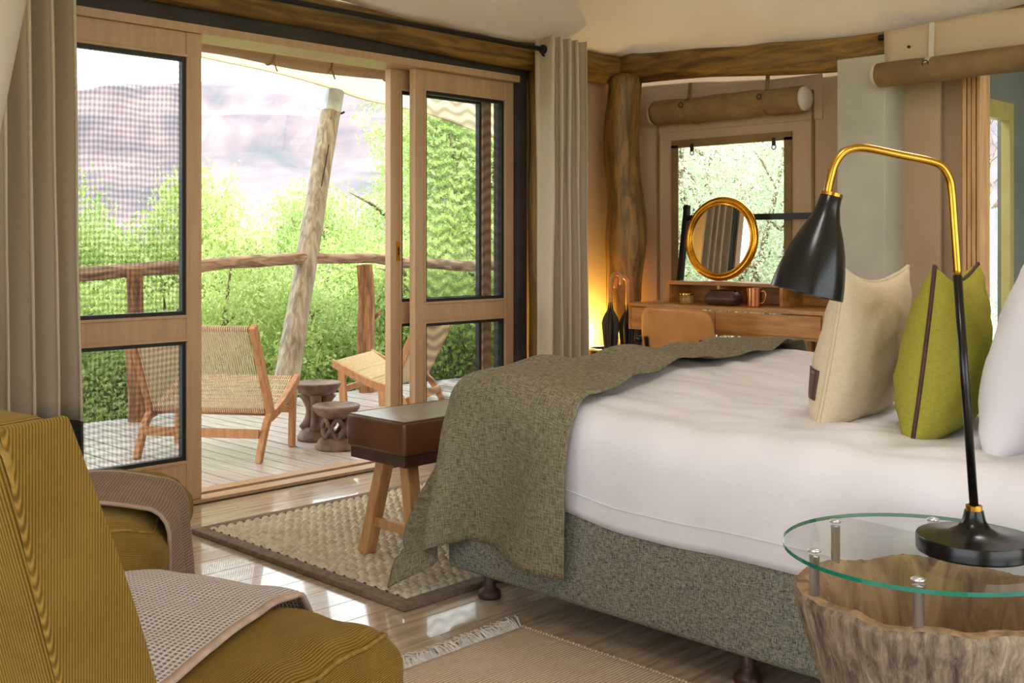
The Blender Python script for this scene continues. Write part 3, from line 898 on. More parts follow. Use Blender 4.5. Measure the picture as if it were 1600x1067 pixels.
# ------------------------------------------------------------------ armchairs
def make_armchair():
    r = thing('armchair', '', 'armchair')
    W = 0.66
    # seat cushion: local x from 0 (back) to 0.70 (front)
    def sf(P):
        P = P.copy()
        x = P[:, 0] / 0.36; y = P[:, 1] / (W / 2); z = P[:, 2] / 0.1
        up = np.clip(z, 0, 1)
        P[:, 2] += up * (0.035 * (1 - np.clip(np.abs(y), 0, 1) ** 3) * (1 - np.clip(np.abs(x), 0, 1) ** 4))
        P[:, 0] += 0.030 * np.clip(x, 0, 1) ** 3 * (1 - np.abs(z) ** 2)          # bulging front
        P[:, 1] *= 1 + 0.03 * (1 - np.abs(z) ** 2)
        # gathers near the front edge
        fr = np.clip((x - 0.45) / 0.55, 0, 1)
        P[:, 2] += up * fr * 0.007 * np.sin(P[:, 1] * 42 + 2 * x) * np.clip(1.3 - np.abs(z - 0.6), 0, 1)
        P[:, 2] -= up * 0.03 * np.clip((x - 0.5) / 0.5, 0, 1) ** 2
        sd = np.clip((np.abs(y) - 0.55) / 0.45, 0, 1)
        P[:, 2] += up * sd * 0.006 * np.sin(P[:, 0] * 48)
        return P
    P, F = rbox((0.72, W, 0.20), 0.07, (26, 22, 3), sf)
    P[:, 0] += 0.36 - 0.02; P[:, 2] += 0.315
    yc = np.clip(P[:, 1], -0.27, 0.27)
    arc = P[:, 1] + np.sign(P[:, 1]) * np.clip(0.40 - P[:, 2], 0, 1) * np.clip((np.abs(P[:, 1]) - 0.24) / 0.08, 0, 1)
    raw('seat_cushion', P, F, M_cord_uv, r, True, np.stack([arc, P[:, 0]], 1))
    pts = []
    for cx, cy, a0 in ((0.29, 0.26, 0), (-0.29, 0.26, PI / 2), (-0.29, -0.26, PI), (0.29, -0.26, 1.5 * PI)):
        ends = {0: (0.29, -0.26)}
        for k in range(7):
            aa = a0 + PI / 2 * k / 6
            pts.append((cx + 0.0515 * math.cos(aa), cy + 0.0515 * math.sin(aa), 0.0815))
    dense = []
    for i, p in enumerate(pts):
        q = pts[(i + 1) % len(pts)]
        n_ = 12 if math.dist(p, q) > 0.1 else 1
        for k in range(n_): dense.append([p[j] + (q[j] - p[j]) * k / n_ for j in range(3)])
    dp = sf(np.array(dense)); dp[:, 0] += 0.34; dp[:, 2] += 0.315
    MB().tube([tuple(p) for p in dp], 0.0042, 6, closed=True).build('seat_welt', M_welt, r, smooth=True)
    P, F = rbox((0.66, W - 0.03, 0.13), 0.04, (6, 6, 2))
    P[:, 0] += 0.33; P[:, 2] += 0.165
    raw('base', P, F, M_cord_y, r, True)
    for xx in (0.07, 0.58):
        for yy in (-0.26, 0.26):
            MB().lathe([(0.016, 0.0), (0.026, 0.105)], 14, Matrix.Translation((xx, yy, 0))).build('leg', M_lintel, r, smooth=True)
    # reclined back: bottom-front (0.02, z .25) to top-front (-0.13, z .905)
    th = 0.125
    def bf(P):
        P = P.copy()
        t = (P[:, 2] + 0.33) / 0.66
        y = P[:, 1] / (W / 2)
        P[:, 0] *= 1 - 0.22 * t
        P[:, 0] += 0.02 * (1 - np.abs(y) ** 2) * np.sin(PI * np.clip(t, 0, 1)) * np.sign(P[:, 0] + 1e-6)
        P[:, 2] += 0.012 * (1 - np.clip(np.abs(y), 0, 1) ** 2) * np.clip(t - 0.8, 0, 1) * 5
        P[:, 0] += -0.02 - 0.155 * t - 0.05 * t * t
        return P
    P, F = rbox((th, W - 0.012, 0.66), 0.028, (3, 12, 14), bf)
    P[:, 0] += 0.075; P[:, 2] += 0.57
    raw('backrest', P, F, M_cord_y, r, True)
    for sg in (-1, 1):
        P, F = rbox((th - 0.012, 0.012, 0.64), 0.005, (3, 1, 14), bf)
        P[:, 0] += 0.075; P[:, 2] += 0.57; P[:, 1] += sg * (W / 2 - 0.002)
        raw('backrest_side', P, F, M_cord_x, r, True)
    zs_ = lin(-0.325, 0.300, 24)
    path = [(-(th / 2 - 0.006), -(W / 2 - 0.002), z) for z in zs_] + [(-(th / 2 - 0.012), -(W / 2 - 0.02), 0.322)] \
        + [(-(th / 2 - 0.010), y_, 0.328) for y_ in lin(-(W / 2 - 0.05), W / 2 - 0.05, 20)] + [(-(th / 2 - 0.012), W / 2 - 0.02, 0.322)] + [(-(th / 2 - 0.006), W / 2 - 0.002, z) for z in reversed(zs_)]
    q = bf(np.array(path, dtype=float)); q[:, 0] += 0.075; q[:, 2] += 0.57
    MB().tube([tuple(p) for p in q], 0.0052, 6).build('back_welt', M_welt, r, smooth=True)
    return r
arm = make_armchair()
# facing directions
def place_chair(o, front_near, face, W=0.66):
    f = Vector((face[0], face[1], 0)).normalized()
    right = Vector((f.y, -f.x, 0))
    c = Vector((front_near[0], front_near[1], 0)) - f * 0.70 - right * (W / 2)
    o.location = c
    o.rotation_euler = (0, 0, math.atan2(f.y, f.x))
    return o
place_chair(arm, (1.285, 1.525), (0.93, 0.35))
arm['label'] = 'mustard corduroy armchair with a pale waffle throw across its seat'
arm2 = copy_tree(arm)
place_chair(arm2, (1.28, 2.48), (0.81, -0.58))
arm2['label'] = 'mustard corduroy armchair next to the screened door with a mocha throw hanging off its seat'
for a_ in (arm, arm2): a_['group'] = 'mustard corduroy armchairs'

# throws on the armchairs (built in each chair's local axes)
def seat_z(x, y):
    return 0.447 - 0.04 * max(0, (x - 0.50) / 0.22) ** 2 - 0.03 * (abs(y) / 0.33) ** 4
def throw_a(u, v):
    # u 0..1 from the far side to the near hem, v 0..1 from back to front, lapping over the front edge
    y = 0.37 - u * (0.60 - 0.14 * v)
    x = 0.06 + v * 0.70
    yy = y
    z = seat_z(min(x, 0.68), max(-0.33, min(0.33, y))) + 0.013 + 0.006 * N3(x * 9, y * 9, 3) + 0.012 * abs(N3(x * 4, y * 6, 8))
    if x > 0.68:
        z -= (x - 0.68) * 0.9; x = 0.68 + (x - 0.68) * 0.75
    if y > 0.30:
        z -= (y - 0.30) * 1.5
        yy = 0.30 + (y - 0.30) * 0.65
    return (x, yy, z)
def attach(o, chair, label, cat):
    o.location = chair.location.copy(); o.rotation_euler = chair.rotation_euler.copy()
    tag(o, label, cat)
ta = cloth('chair_throw', throw_a, lin(0, 1, 50), lin(0, 1, 60), M_waffle, solid=0.008)
for l in ta.data.uv_layers[0].data: l.uv = (l.uv.x * 0.53, l.uv.y * 0.70)
attach(ta, arm, 'pale pink-grey waffle throw lying on the seat of the armchair', 'throw')
MB().tube([Vector(throw_a(1.0, v)) + Vector((0, -0.004, 0.0)) for v in lin(0, 1, 30)], 0.010, 6, flat=0.6).build('binding', M_wedge, ta, smooth=True)
def throw_b(u, v):
    # band across the seat depth hanging over the front: u across band width, v along back->front->down
    y = 0.08 - u * 0.31 - 0.03 * v
    s = v * 1.03
    if s < 0.66:
        x = s; z = seat_z(x, y) + 0.014
    else:
        d = s - 0.66; rr = 0.075
        if d < rr * PI / 2:
            x = 0.66 + rr * math.sin(d / rr); z = seat_z(0.66, y) + 0.014 - rr * (1 - math.cos(d / rr))
        else:
            x = 0.66 + rr + 0.06 * (d - rr * PI / 2); z = seat_z(0.66, y) + 0.014 - rr - (d - rr * PI / 2)
        x += 0.012 * math.sin(u * 11) * min(1, d * 4)
    z += 0.006 * N3(u * 5, v * 7, 4)
    return (x, y, z)
tb = cloth('chair_throw', throw_b, lin(0, 1, 40), lin(0, 1, 70), M_mocha, solid=0.008)
for l in tb.data.uv_layers[0].data: l.uv = (l.uv.x * 0.31, l.uv.y * 1.03)
attach(tb, arm2, 'mocha brown throw folded over the seat front of the armchair next to the screened door', 'throw')
MB().tube([Vector(throw_b(0.0, v)) + Vector((0, 0, 0.003)) for v in lin(0, 1, 40)], 0.006, 6).build('binding', M_mocha, tb, smooth=True)
MB().tube([Vector(throw_b(1.0, v)) + Vector((0, 0, 0.003)) for v in lin(0, 1, 40)], 0.006, 6).build('binding', M_mocha, tb, smooth=True)

# ------------------------------------------------------------------ stump side table and lamp
TX, TY, TZ = 1.955, 0.845, 0.5405
st = thing('side_table', 'hollowed tree stump side table with a round glass top', 'side table', loc=(TX, TY, 0))
def m_stump():
    m, nt, b, out = newmat('weathered_stump_wood')
    b.inputs['Roughness'].default_value = 0.85
    v = coords(nt, (12, 12, 2.6))
    n = noise_node(nt, v, 2.2, 10, 0.8, 0.7)
    n2 = noise_node(nt, coords(nt, (30, 30, 7)), 2.4, 8, 0.6, 0.7)
    s_ = math_n(nt, 'ADD', math_n(nt, 'MULTIPLY', n, 0.6), math_n(nt, 'MULTIPLY', n2, 0.4))
    nt.links.new(ramp(nt, s_, [(0.36, s2l(58, 48, 40)), (0.46, s2l(112, 96, 80)), (0.56, s2l(152, 134, 112)), (0.68, s2l(190, 176, 154))]), b.inputs['Base Color'])
    bump(nt, b, s_, 0.9, 0.012)
    return m
M_stump = m_stump()
M_stumpin = mat('hollow_wood', s2l(180, 146, 108), s2l(118, 90, 64), rough=0.85, scale=4, stretch=(5, 5, 1.2), dist=1.5, lo=0.3, hi=0.66, bmp=0.5)
def stump_fn(p, a):
    k = 1 + 0.045 * N3(math.cos(a) * 1.6, math.sin(a) * 1.6, 2 + p.z * 0.6) + 0.012 * N3(math.cos(a) * 5, math.sin(a) * 5, p.z * 2) + 0.010 * N3(math.cos(a) * 18, math.sin(a) * 18, p.z * 4)
    return Vector((p.x * k, p.y * k, p.z + (0.010 * N3(math.cos(a) * 3, math.sin(a) * 3, 1) + 0.003 * N3(math.cos(a) * 22, math.sin(a) * 22, 1) if p.z > 0.3 else 0)))
prof = [(0.15, 0.0), (0.152, 0.03), (0.15, 0.08), (0.152, 0.14), (0.162, 0.20), (0.178, 0.26), (0.195, 0.31), (0.211, 0.36), (0.224, 0.40), (0.233, 0.43), (0.236, 0.45), (0.230, 0.460)]
pf_ = []
for i in range(len(prof) - 1):
    for k in range(4):
        pf_.append((prof[i][0] + (prof[i + 1][0] - prof[i][0]) * k / 4, prof[i][1] + (prof[i + 1][1] - prof[i][1]) * k / 4))
pf_.append(prof[-1])
def bark_fn(p, a):
    q = stump_fn(p, a)
    fade = min(1, max(0, (0.458 - p.z) / 0.03))
    c, s_ = math.cos(a), math.sin(a)
    w_ = 0.25 * N3(c * 3, s_ * 3, p.z * 9)
    g_ = abs(N3(c * 11 + w_, s_ * 11, p.z * 3.2)) + 0.6 * abs(N3(c * 24, s_ * 24 + w_, p.z * 7))
    k = 1 - fade * 0.045 * max(0, 0.42 - g_)
    return Vector((q.x * k, q.y * k, q.z))
mb = MB().lathe(pf_, 260, fn=bark_fn, capt=False)
sto = mb.build('stump', M_stump, st, smooth=True)
prof2 = [(0.230, 0.460), (0.212, 0.464), (0.202, 0.457), (0.192, 0.43), (0.176, 0.36), (0.155, 0.29), (0.12, 0.25), (0.05, 0.235)]
MB().lathe(prof2, 130, fn=stump_fn, capb=False).build('hollow', M_stumpin, st, smooth=True)
gl = MB().lathe([(0.2565, TZ - 0.0075), (0.2565, TZ)], 96)
g = gl.build('glass_top', M_tglass, st)
g.data.materials.append(M_gedge)
for p in g.data.polygons:
    if len(p.vertices) == 4: p.material_index = 1
for ang in (141, 76, 200, 262, 320, 20):
    a = math.radians(ang)
    px, py = 0.214 * math.cos(a), 0.214 * math.sin(a)
    so = MB().lathe([(0.009, 0.452), (0.009, 0.5325), (0.0105, 0.5328)], 16, Matrix.Translation((px, py, 0))).build('standoff', M_steel, st, smooth=True)
    MB().lathe([(0.012, TZ + 0.0005), (0.012, TZ + 0.004), (0.006, TZ + 0.006)], 16, Matrix.Translation((px, py, 0))).build('standoff_cap', M_steel, so, smooth=True)

lamp_rz = math.atan2(-0.7153, 0.6988)
lp = thing('table_lamp', 'black table lamp with a brass gooseneck arm on the glass-topped side table', 'lamp', loc=(1.990, 0.772, TZ + 0.0002), rz=lamp_rz)
z0 = TZ
MB().lathe([(0.098, 0.0), (0.1, 0.003), (0.1, 0.026), (0.0985, 0.029), (0.075, 0.031), (0.045, 0.036), (0.028, 0.046), (0.02, 0.058), (0.0165, 0.075)], 56).build('base', M_black, lp, smooth=False)
smooth_by_angle(lp.children[0], 30)
MB().lathe([(0.0145, 0.0752), (0.0145, 0.084), (0.012, 0.085)], 24).build('collar', M_brass, lp, smooth=False)
X = lambda rr: rr - 0.8327
def curve(pts, n=8):
    out = []
    for i in range(len(pts) - 1):
        p0 = Vector(pts[max(i - 1, 0)]); p1 = Vector(pts[i]); p2 = Vector(pts[i + 1]); p3 = Vector(pts[min(i + 2, len(pts) - 1)])
        for k in range(n):
            t = k / n
            out.append(0.5 * ((2 * p1) + (-p0 + p2) * t + (2 * p0 - 5 * p1 + 4 * p2 - p3) * t * t + (-p0 + 3 * p1 - 3 * p2 + p3) * t ** 3))
    out.append(Vector(pts[-1])); return out
MB().tube([(0.0, 0, 0.083), (X(0.8026), 0, 1.042 - z0)], 0.0078, 16).build('pole', M_black, lp, smooth=True)
apts = [(0.8026, 1.042), (0.795, 1.15), (0.7915, 1.195), (0.787, 1.218), (0.775, 1.238), (0.755, 1.248), (0.70, 1.2595), (0.645, 1.271), (0.618, 1.2725), (0.595, 1.264), (0.580, 1.243), (0.5715, 1.215), (0.566, 1.188)]
MB().tube(curve([(X(a), 0, b - z0) for a, b in apts]), 0.0076, 16).build('arm', M_brass, lp, smooth=True)
axis = Vector((0.530 - 0.5745, 0, 1.0095 - 1.186)).normalized()
Mx = Matrix.Translation((X(0.5735), 0, 1.187 - z0)) @ axis.to_track_quat('Z', 'Y').to_matrix().to_4x4()
MB().lathe([(0.018, 0.0), (0.0195, 0.002), (0.0205, 0.02), (0.027, 0.045), (0.040, 0.075), (0.050, 0.103), (0.058, 0.135), (0.063, 0.162), (0.0655, 0.184), (0.0625, 0.184), (0.058, 0.150), (0.046, 0.100), (0.02, 0.05), (0.003, 0.04)], 48, Mx).build('shade', M_black, lp, smooth=False)
smooth_by_angle(lp.children[-1], 40)
MB().lathe([(0.0205, -0.004), (0.0205, 0.002)], 24, Mx).build('ferrule', M_brass, lp)
MB().lathe([(0.006, 0.055), (0.012, 0.07), (0.022, 0.10), (0.020, 0.125), (0.006, 0.138)], 20, Mx).build('bulb', M_curt, lp, smooth=True)
# ------------------------------------------------------------------ desk corner
DX0, DX1, DY0, DY1 = 4.70, 5.14, 2.52, 3.70
dk = thing('desk', 'oak writing desk with a pigeonhole shelf and black metal frame', 'desk', loc=(DX0, DY0, 0))
L = DY1 - DY0; D = DX1 - DX0
MB().box((0, 0, 0.755), (D, L, 0.775)).build('desktop', M_oak, dk, bevel=0.002)
MB().box((0.004, 0.0, 0.63), (D, 0.018, 0.755)).build('side_panel', M_oak, dk, bevel=0.002)
MB().box((0.004, L - 0.018, 0.63), (D, L, 0.755)).build('side_panel', M_oak, dk, bevel=0.002)
MB().box((0.01, 0.018, 0.63), (D, L - 0.018, 0.642)).build('bottom_panel', M_oak, dk)
for a, b in ((0.022, L * 0.52), (L * 0.52 + 0.004, L - 0.022)):
    MB().box((0.0, a, 0.644), (0.018, b, 0.751)).build('drawer_front', M_oak, dk, bevel=0.002)
MB().box((0.22, 0.0, 0.872), (D, L - 0.10, 0.89)).build('shelf_top', M_oak, dk, bevel=0.002)
MB().box((D - 0.012, 0.0, 0.775), (D, L - 0.10, 0.872)).build('shelf_back', M_oak, dk)
for yy in (0.0, L * 0.30, L * 0.62, L - 0.118):
    MB().box((0.22, yy, 0.775), (D - 0.012, yy + 0.018, 0.872)).build('divider', M_oak, dk, bevel=0.001)
# black A-frame uprights leaning back and their crossbar
for yy in (L - 0.045, -0.035):
    MB().bar((D - 0.16, yy, 0.0), (D + 0.055, yy, 1.32), 0.028, 0.034, (1, 0, 0)).build('upright', M_rod, dk, bevel=0.002)
MB().bar((D + 0.045, -0.035, 1.245), (D + 0.045, L - 0.045, 1.245), 0.022, 0.034).build('crossbar', M_rod, dk, bevel=0.002)
for yy in (0.03, L - 0.03):
    MB().bar((0.03, yy, 0.0), (0.05, yy, 0.632), 0.03, 0.03, (1, 0, 0)).build('leg', M_rod, dk, bevel=0.002)

mr = thing('round_mirror', 'round mirror in a wide gold frame propped on the desk shelf', 'mirror', loc=(5.055, 3.345, 0.889))
mr.rotation_euler = (0, math.radians(5), 0)
R_ = 0.215
ring = [(0, (R_) * math.cos(a), 0.237 + R_ * math.sin(a)) for a in [2 * PI * i / 64 for i in range(64)]]
MB().tube(ring, 0.019, 14, closed=True).build('frame', M_gold, mr, smooth=True)
ring = [(-0.012, (R_ - 0.019) * math.cos(a), 0.237 + (R_ - 0.019) * math.sin(a)) for a in [2 * PI * i / 64 for i in range(64)]]
MB().tube(ring, 0.006, 8, closed=True).build('inner_bead', M_gold, mr, smooth=True)
MB().lathe([(R_ - 0.005, 0.0), (R_ - 0.005, 0.004)], 64, Matrix.Translation((-0.004, 0, 0.237)) @ Matrix.Rotation(PI / 2, 4, 'Y')).build('glass', M_mirror, mr)

jr = thing('glass_jar', 'small glass jar with an amber band on the desk', 'jar', loc=(4.83, 3.40, 0.7755))
M_amber = mat('amber_glass', s2l(176, 130, 66), s2l(140, 98, 46), rough=0.15, scale=9)
MB().lathe([(0.036, 0.0), (0.038, 0.004), (0.038, 0.042), (0.034, 0.046)], 28).build('jar_body', M_amber, jr, smooth=True)
MB().lathe([(0.039, 0.0462), (0.039, 0.056), (0.036, 0.058)], 28).build('jar_lid', M_brass, jr)
bg = thing('toiletry_bag', 'dark brown leather pouch lying on the desk beside the mug', 'pouch', loc=(4.83, 3.17, 0.7755))
P, F = rbox((0.11, 0.20, 0.075), 0.034, (4, 8, 2), lambda P: P * np.stack([1 - 0.25 * np.clip(P[:, 2] / 0.0375, 0, 1), np.ones(len(P)) * 1.0 - 0.15 * np.clip(P[:, 2] / 0.0375, 0, 1), np.ones(len(P))], 1))
P[:, 2] += 0.0375
raw('pouch_body', P, F, M_brownpipe, bg, True)
MB().tube([(0.0, -0.08, 0.075), (0, 0, 0.079), (0.0, 0.08, 0.075)], 0.004, 6).build('zip', M_rod, bg)
mg = thing('mug', 'shiny copper mug standing on the desk under the mirror', 'mug', loc=(4.83, 2.985, 0.7755))
M_copper = mat('copper', s2l(206, 136, 92), s2l(180, 110, 70), rough=0.22, metal=1.0, scale=12)
MB().lathe([(0.036, 0.0), (0.039, 0.003), (0.040, 0.095), (0.0365, 0.095), (0.0355, 0.01), (0.005, 0.009)], 32).build('cup', M_copper, mg, smooth=False)
smooth_by_angle(mg.children[0])
MB().tube(curve([(0, -0.039, 0.078), (0, -0.062, 0.078), (0, -0.068, 0.055), (0, -0.058, 0.025), (0, -0.039, 0.018)], 5), 0.0045, 8).build('handle', M_copper, mg, smooth=True)

# desk chair: its back towards the bed
dc = thing('desk_chair', 'tan leather desk chair with dark armrests tucked under the desk', 'chair', loc=(4.52, 3.23, 0), rz=0.0)
def back_fn(u, v):
    y = (u - 0.5) * 0.46 * (1 - 0.10 * v * v - 0.0 * u)
    cr = 1 - (abs(u - 0.5) * 2) ** 8 * 0.06
    z = 0.50 + 0.275 * v * cr
    x = 0.07 * (abs(u - 0.5) * 2) ** 2 - 0.05 * v - 0.02
    if v > 0.85: y *= 1 - ((v - 0.85) / 0.15) ** 2 * 0.10
    return (x - 0.03, y, z)
cloth('backrest', back_fn, lin(0, 1, 30), lin(0, 1, 18), M_tanl, dc, solid=0.016)
P, F = rbox((0.46, 0.47, 0.06), 0.025, (6, 6, 2))
P[:, 0] += 0.21; P[:, 2] += 0.45
raw('seat', P, F, M_tanl, dc, True)
for sg in (-1, 1):
    P, F = rbox((0.26, 0.045, 0.03), 0.012, (4, 2, 1)); P[:, 0] += 0.13; P[:, 1] += sg * 0.27; P[:, 2] += 0.598
    raw('armrest', P, F, M_black, dc, True)
    MB().tube([(0.06, sg * 0.27, 0.59), (0.08, sg * 0.235, 0.45)], 0.012, 8).build('arm_post', M_rod, dc)
    for xx in (0.03, 0.39):
        MB().tube([(xx, sg * 0.19, 0.425), (xx + (0.03 if xx > 0.2 else -0.03), sg * 0.22, 0.0)], [0.016, 0.010], 10).build('leg', M_rod, dc)
    MB().tube([(-0.02, sg * 0.17, 0.43), (-0.055, sg * 0.17, 0.62)], 0.010, 8).build('back_support', M_rod, dc)

# umbrellas in a stand by the corner post
us_ = thing('umbrella_stand', 'dark round umbrella stand in front of the corner post', 'stand', loc=(4.80, 3.90, 0))
MB().lathe([(0.12, 0.0), (0.13, 0.01), (0.13, 0.50), (0.122, 0.50), (0.12, 0.02), (0.01, 0.018)], 32).build('bucket', M_black, us_, smooth=False)
MB().tube([(0.128 * math.cos(a), 0.128 * math.sin(a), 0.50) for a in [2 * PI * i / 32 for i in range(32)]], 0.007, 6, closed=True).build('rim', M_steel, us_, smooth=True)
def umbrella(label, loc, rz, ztop, furl):
    u = thing('umbrella', label, 'umbrella', loc=loc, rz=rz)
    h = ztop
    pts = [(0, 0, h - 0.30), (0, 0, h - 0.08)] + [(0.035 - 0.035 * math.cos(a), 0, h - 0.05 + 0.04 * math.sin(a)) for a in lin(0, PI, 9)] + [(0.07, 0, h - 0.075)]
    MB().tube(pts, 0.0115, 10).build('handle', M_tanl if False else M_teak, u, smooth=True)
    n = 24
    def fl(p, a):
        k = 1 + 0.28 * math.cos(a * 6)
        return Vector((p.x * k, p.y * k, p.z))
    MB().lathe([(0.006, 0.012), (0.010, 0.04), (0.020, 0.15), (0.034, h - 0.42), (0.045, h - 0.29), (0.036, h - 0.255), (0.016, h - 0.215), (0.010, h - 0.17)], 36, fn=fl).build('canopy', M_gasket, u, smooth=True)
    MB().tube([(0, 0, 0.0), (0, 0, 0.03)], 0.005, 8).build('tip', M_steel, u)
    return u
umbrella('furled black umbrella with a cane handle standing beside the pale curtain', (4.745, 3.86, 0.02), math.radians(-20), 0.92, True)
umbrella('furled black umbrella with a cane handle standing against the desk end', (4.875, 3.84, 0.02), math.radians(140), 0.90, True)

# small corner uplight behind the curtain
ul = thing('corner_uplight', 'small brass floor uplight glowing on the canvas behind the pale curtain', 'lamp', loc=(4.92, 4.14, 0))
MB().lathe([(0.05, 0.0), (0.05, 0.015), (0.012, 0.02), (0.010, 0.28), (0.035, 0.30), (0.045, 0.37), (0.041, 0.37), (0.03, 0.305)], 24, capt=False).build('fitting', M_brass, ul, smooth=False)
ud = bpy.data.lights.new('uplight_bulb', 'POINT'); ud.energy = 20; ud.color = (1.0, 0.68, 0.14); ud.shadow_soft_size = 0.03
uo = bpy.data.objects.new('uplight_bulb', ud); COL.objects.link(uo); uo.parent = ul; uo.location = (0, -0.03, 0.55)
ul.location.y = 4.125

# unseen lamps added above the view to fill the room with light
def fill_pendant(label, loc, energy):
    p = thing('fill_lamp', label, 'lamp', loc=loc, group='added fill lamps')
    m, nt, b, out = newmat('fill_lamp_shade')
    b.inputs['Base Color'].default_value = s2l(240, 226, 196)
    MB().lathe([(0.20, -0.06), (0.20, 0.14)], 40, capb=False, capt=False).build('shade', M_ceil, p, smooth=True, solid=0.004)
    MB().tube([(0, 0, 0.05), (0, 0, 0.6)], 0.004, 6).build('cable', M_rod, p)
    MB().lathe([(0.01, -0.02), (0.035, 0.02), (0.03, 0.05), (0.012, 0.07)], 16).build('bulb', M_ceil, p, smooth=True)
    ld = bpy.data.lights.new('fill_bulb', 'POINT'); ld.energy = energy; ld.color = (1.0, 0.965, 0.95); ld.shadow_soft_size = 0.16
    lo = bpy.data.objects.new('fill_bulb', ld); COL.objects.link(lo); lo.parent = p; lo.location = (0, 0, -0.09)
    return p
fill_pendant('drum fill lamp added over the armchairs', (0.9, 0.7, 2.35), 17)
fill_pendant('drum fill lamp added over the bed', (3.1, 1.0, 2.50), 18)

# ------------------------------------------------------------------ deck
deck = thing('deck', 'weathered timber deck outside the sliding doors', kind='structure')
MB().box((-1.5, 4.34, -0.35), (6.75, 6.5, -0.05)).build('deck_frame', M_dark, deck)
bm_ = MB().box((0.005, 0, -0.03), (0.0865, 2.17, 0.0))
bme = bpy.data.meshes.new('board'); bme.from_pydata(bm_.v, [], bm_.f); bme.materials.append(M_deck); bme.update()
k = 0; x = -1.2
while x < 6.66:
    o = bpy.data.objects.new('board', bme); COL.objects.link(o); o.parent = deck
    o.location = (x, 4.34, -0.004 + 0.0015 * math.sin(k * 2.7)); x += 0.0975; k += 1

# ------------------------------------------------------------------ railing
rl = thing('railing', 'rustic branch railing along the deck edge', 'railing')
pts = []; rs = []
for i in range(90):
    t = i / 89; x = -1.0 + 7.75 * t
    z = 0.955 + 0.035 * math.sin(x * 1.7 + 0.2) + 0.03 * N3(x * 2.1, 1, 4) - 0.035 * sstep(3.2, 2.0, x)
    pts.append((x, 6.40 + 0.05 * N3(x * 1.1, 3, 2), z)); rs.append(0.042 * (1 + 0.25 * N3(x * 3.3, 5, 6)))
MB().tube(pts, rs, 12, wob=0.35, seed=2).build('rail', M_branch, rl, smooth=True)
for i, (x, dx) in enumerate(((-0.6, 0.05), (1.3, -0.04), (3.17, 0.02), (4.97, 0.04), (6.62, -0.05))):
    p = []; r_ = []
    for j in range(14):
        t = j / 13
        p.append((x + dx * (1 - t) + 0.03 * N3(t * 3, i, 1), 6.38 + 0.03 * N3(t * 3, i, 7), -0.3 + t * 1.24)); r_.append(0.055 * (1.2 - 0.25 * t) * (1 + 0.2 * N3(t * 4, i * 3, 2)))
    po_ = MB().tube(p, r_, 12, wob=0.4, seed=i).build('post', M_trunk, rl, smooth=True)
    MB().tube([(x + dx * 0.5 + 0.03, 6.37, 0.52), (x + dx * 0.5 + 0.11, 6.34, 0.60)], [0.02, 0.009], 8).build('knot', M_trunk, po_, smooth=True)

# leaning awning pole
pl = thing('awning_pole', 'leaning grey timber pole holding up the awning', 'pole', loc=(4.19, 6.28, 0))
p0 = Vector((0, 0, -0.004)); p1 = Vector((0.66, 0.32, 2.22))
pp = [p0.lerp(p1, t / 15) for t in range(16)]
MB().tube(pp, [0.085 - 0.014 * t / 15 + 0.002 * math.sin(t) for t in range(16)], 20, wob=0.06, seed=3).build('shaft', M_pole, pl, smooth=True)
dd = (p1 - p0).normalized()
M_zinc = mat('zinc', s2l(170, 172, 168), s2l(140, 142, 140), rough=0.45, metal=0.7, scale=8)
MB().tube([p1 - dd * 0.16, p1 + dd * 0.015], 0.0765, 24).build('metal_sleeve', M_zinc, pl, smooth=False)
MB().tube([p1 - dd * 0.165 + Vector((0.06, -0.05, 0)), p1 - dd * 0.15 + Vector((0.08, -0.06, 0))], 0.008, 8).build('bolt', M_rod, pl)
for k in range(3):
    a = p0.lerp(p1, 0.28 + 0.2 * k)
    side_ = Vector((-0.35, -0.95, 0)).normalized() * 0.079
    b2 = p0.lerp(p1, 0.42 + 0.2 * k)
    MB().bar(a + side_, b2 + side_ * 0.98 + Vector((0.008, 0, 0)), 0.004, 0.006).build('crack', M_dark, pl)

# awning sheet
def awn_fn(u, v):
    # u: X, v 0 at wall..1 at the outer edge
    if u < 4.85: ze = 2.255 + (4.85 - u) * 0.105
    else: ze = 2.255 - 0.22 * (1 - math.exp(-(u - 4.85) * 1.5)) + 0.05 * math.sin((u - 4.85) * 2.0)
    yo = 6.60 + 0.04 * math.sin(u * 2.2)
    y = 4.36 + (yo - 4.36) * v
    z = 2.62 + (ze - 2.62) * v + 0.03 * N3(u * 1.3, v * 3, 2) * v - 0.06 * math.sin(PI * v)
    return (u, y, z)
aw = cloth('awning', awn_fn, lin(-1.2, 6.85, 100), lin(0, 1, 26), M_awn, solid=0.005)
tag(aw, 'cream canvas awning sheltering the deck', 'awning')
MB().tube([awn_fn(u, 1.0) for u in lin(-1.2, 6.85, 100)], 0.009, 6).build('hem_rope', M_awn, aw, smooth=True)
# rolled side curtain under the awning: lies along X
cr = thing('rolled_awning_curtain', 'tan canvas side curtain rolled and tied under the awning', 'canvas roll', loc=(1.0, 4.62, 2.035))
pts = [(t * 4.6, 0.0, 0.01 * math.sin(t * 22)) for t in lin(0, 1, 60)]
rs = [0.044 * (1 + 0.14 * N3(t * 14, 1, 1)) for t in lin(0, 1, 60)]
MB().tube(pts, rs, 14, wob=0.15, seed=4).build('roll', M_canvas, cr, smooth=True)
for xx in (0.75, 1.55, 2.0, 2.35, 2.75, 3.4):
    ring = [(xx, 0.048 * math.cos(a), 0.048 * math.sin(a)) for a in [2 * PI * i / 14 for i in range(14)]]
    so_ = MB().tube(ring, 0.006, 5, closed=True).build('tie', M_kcanvas, cr)
    MB().bar((xx, -0.04, -0.03), (xx + 0.02, -0.045, -0.085), 0.010, 0.004).build('tie_end', M_kcanvas, so_)

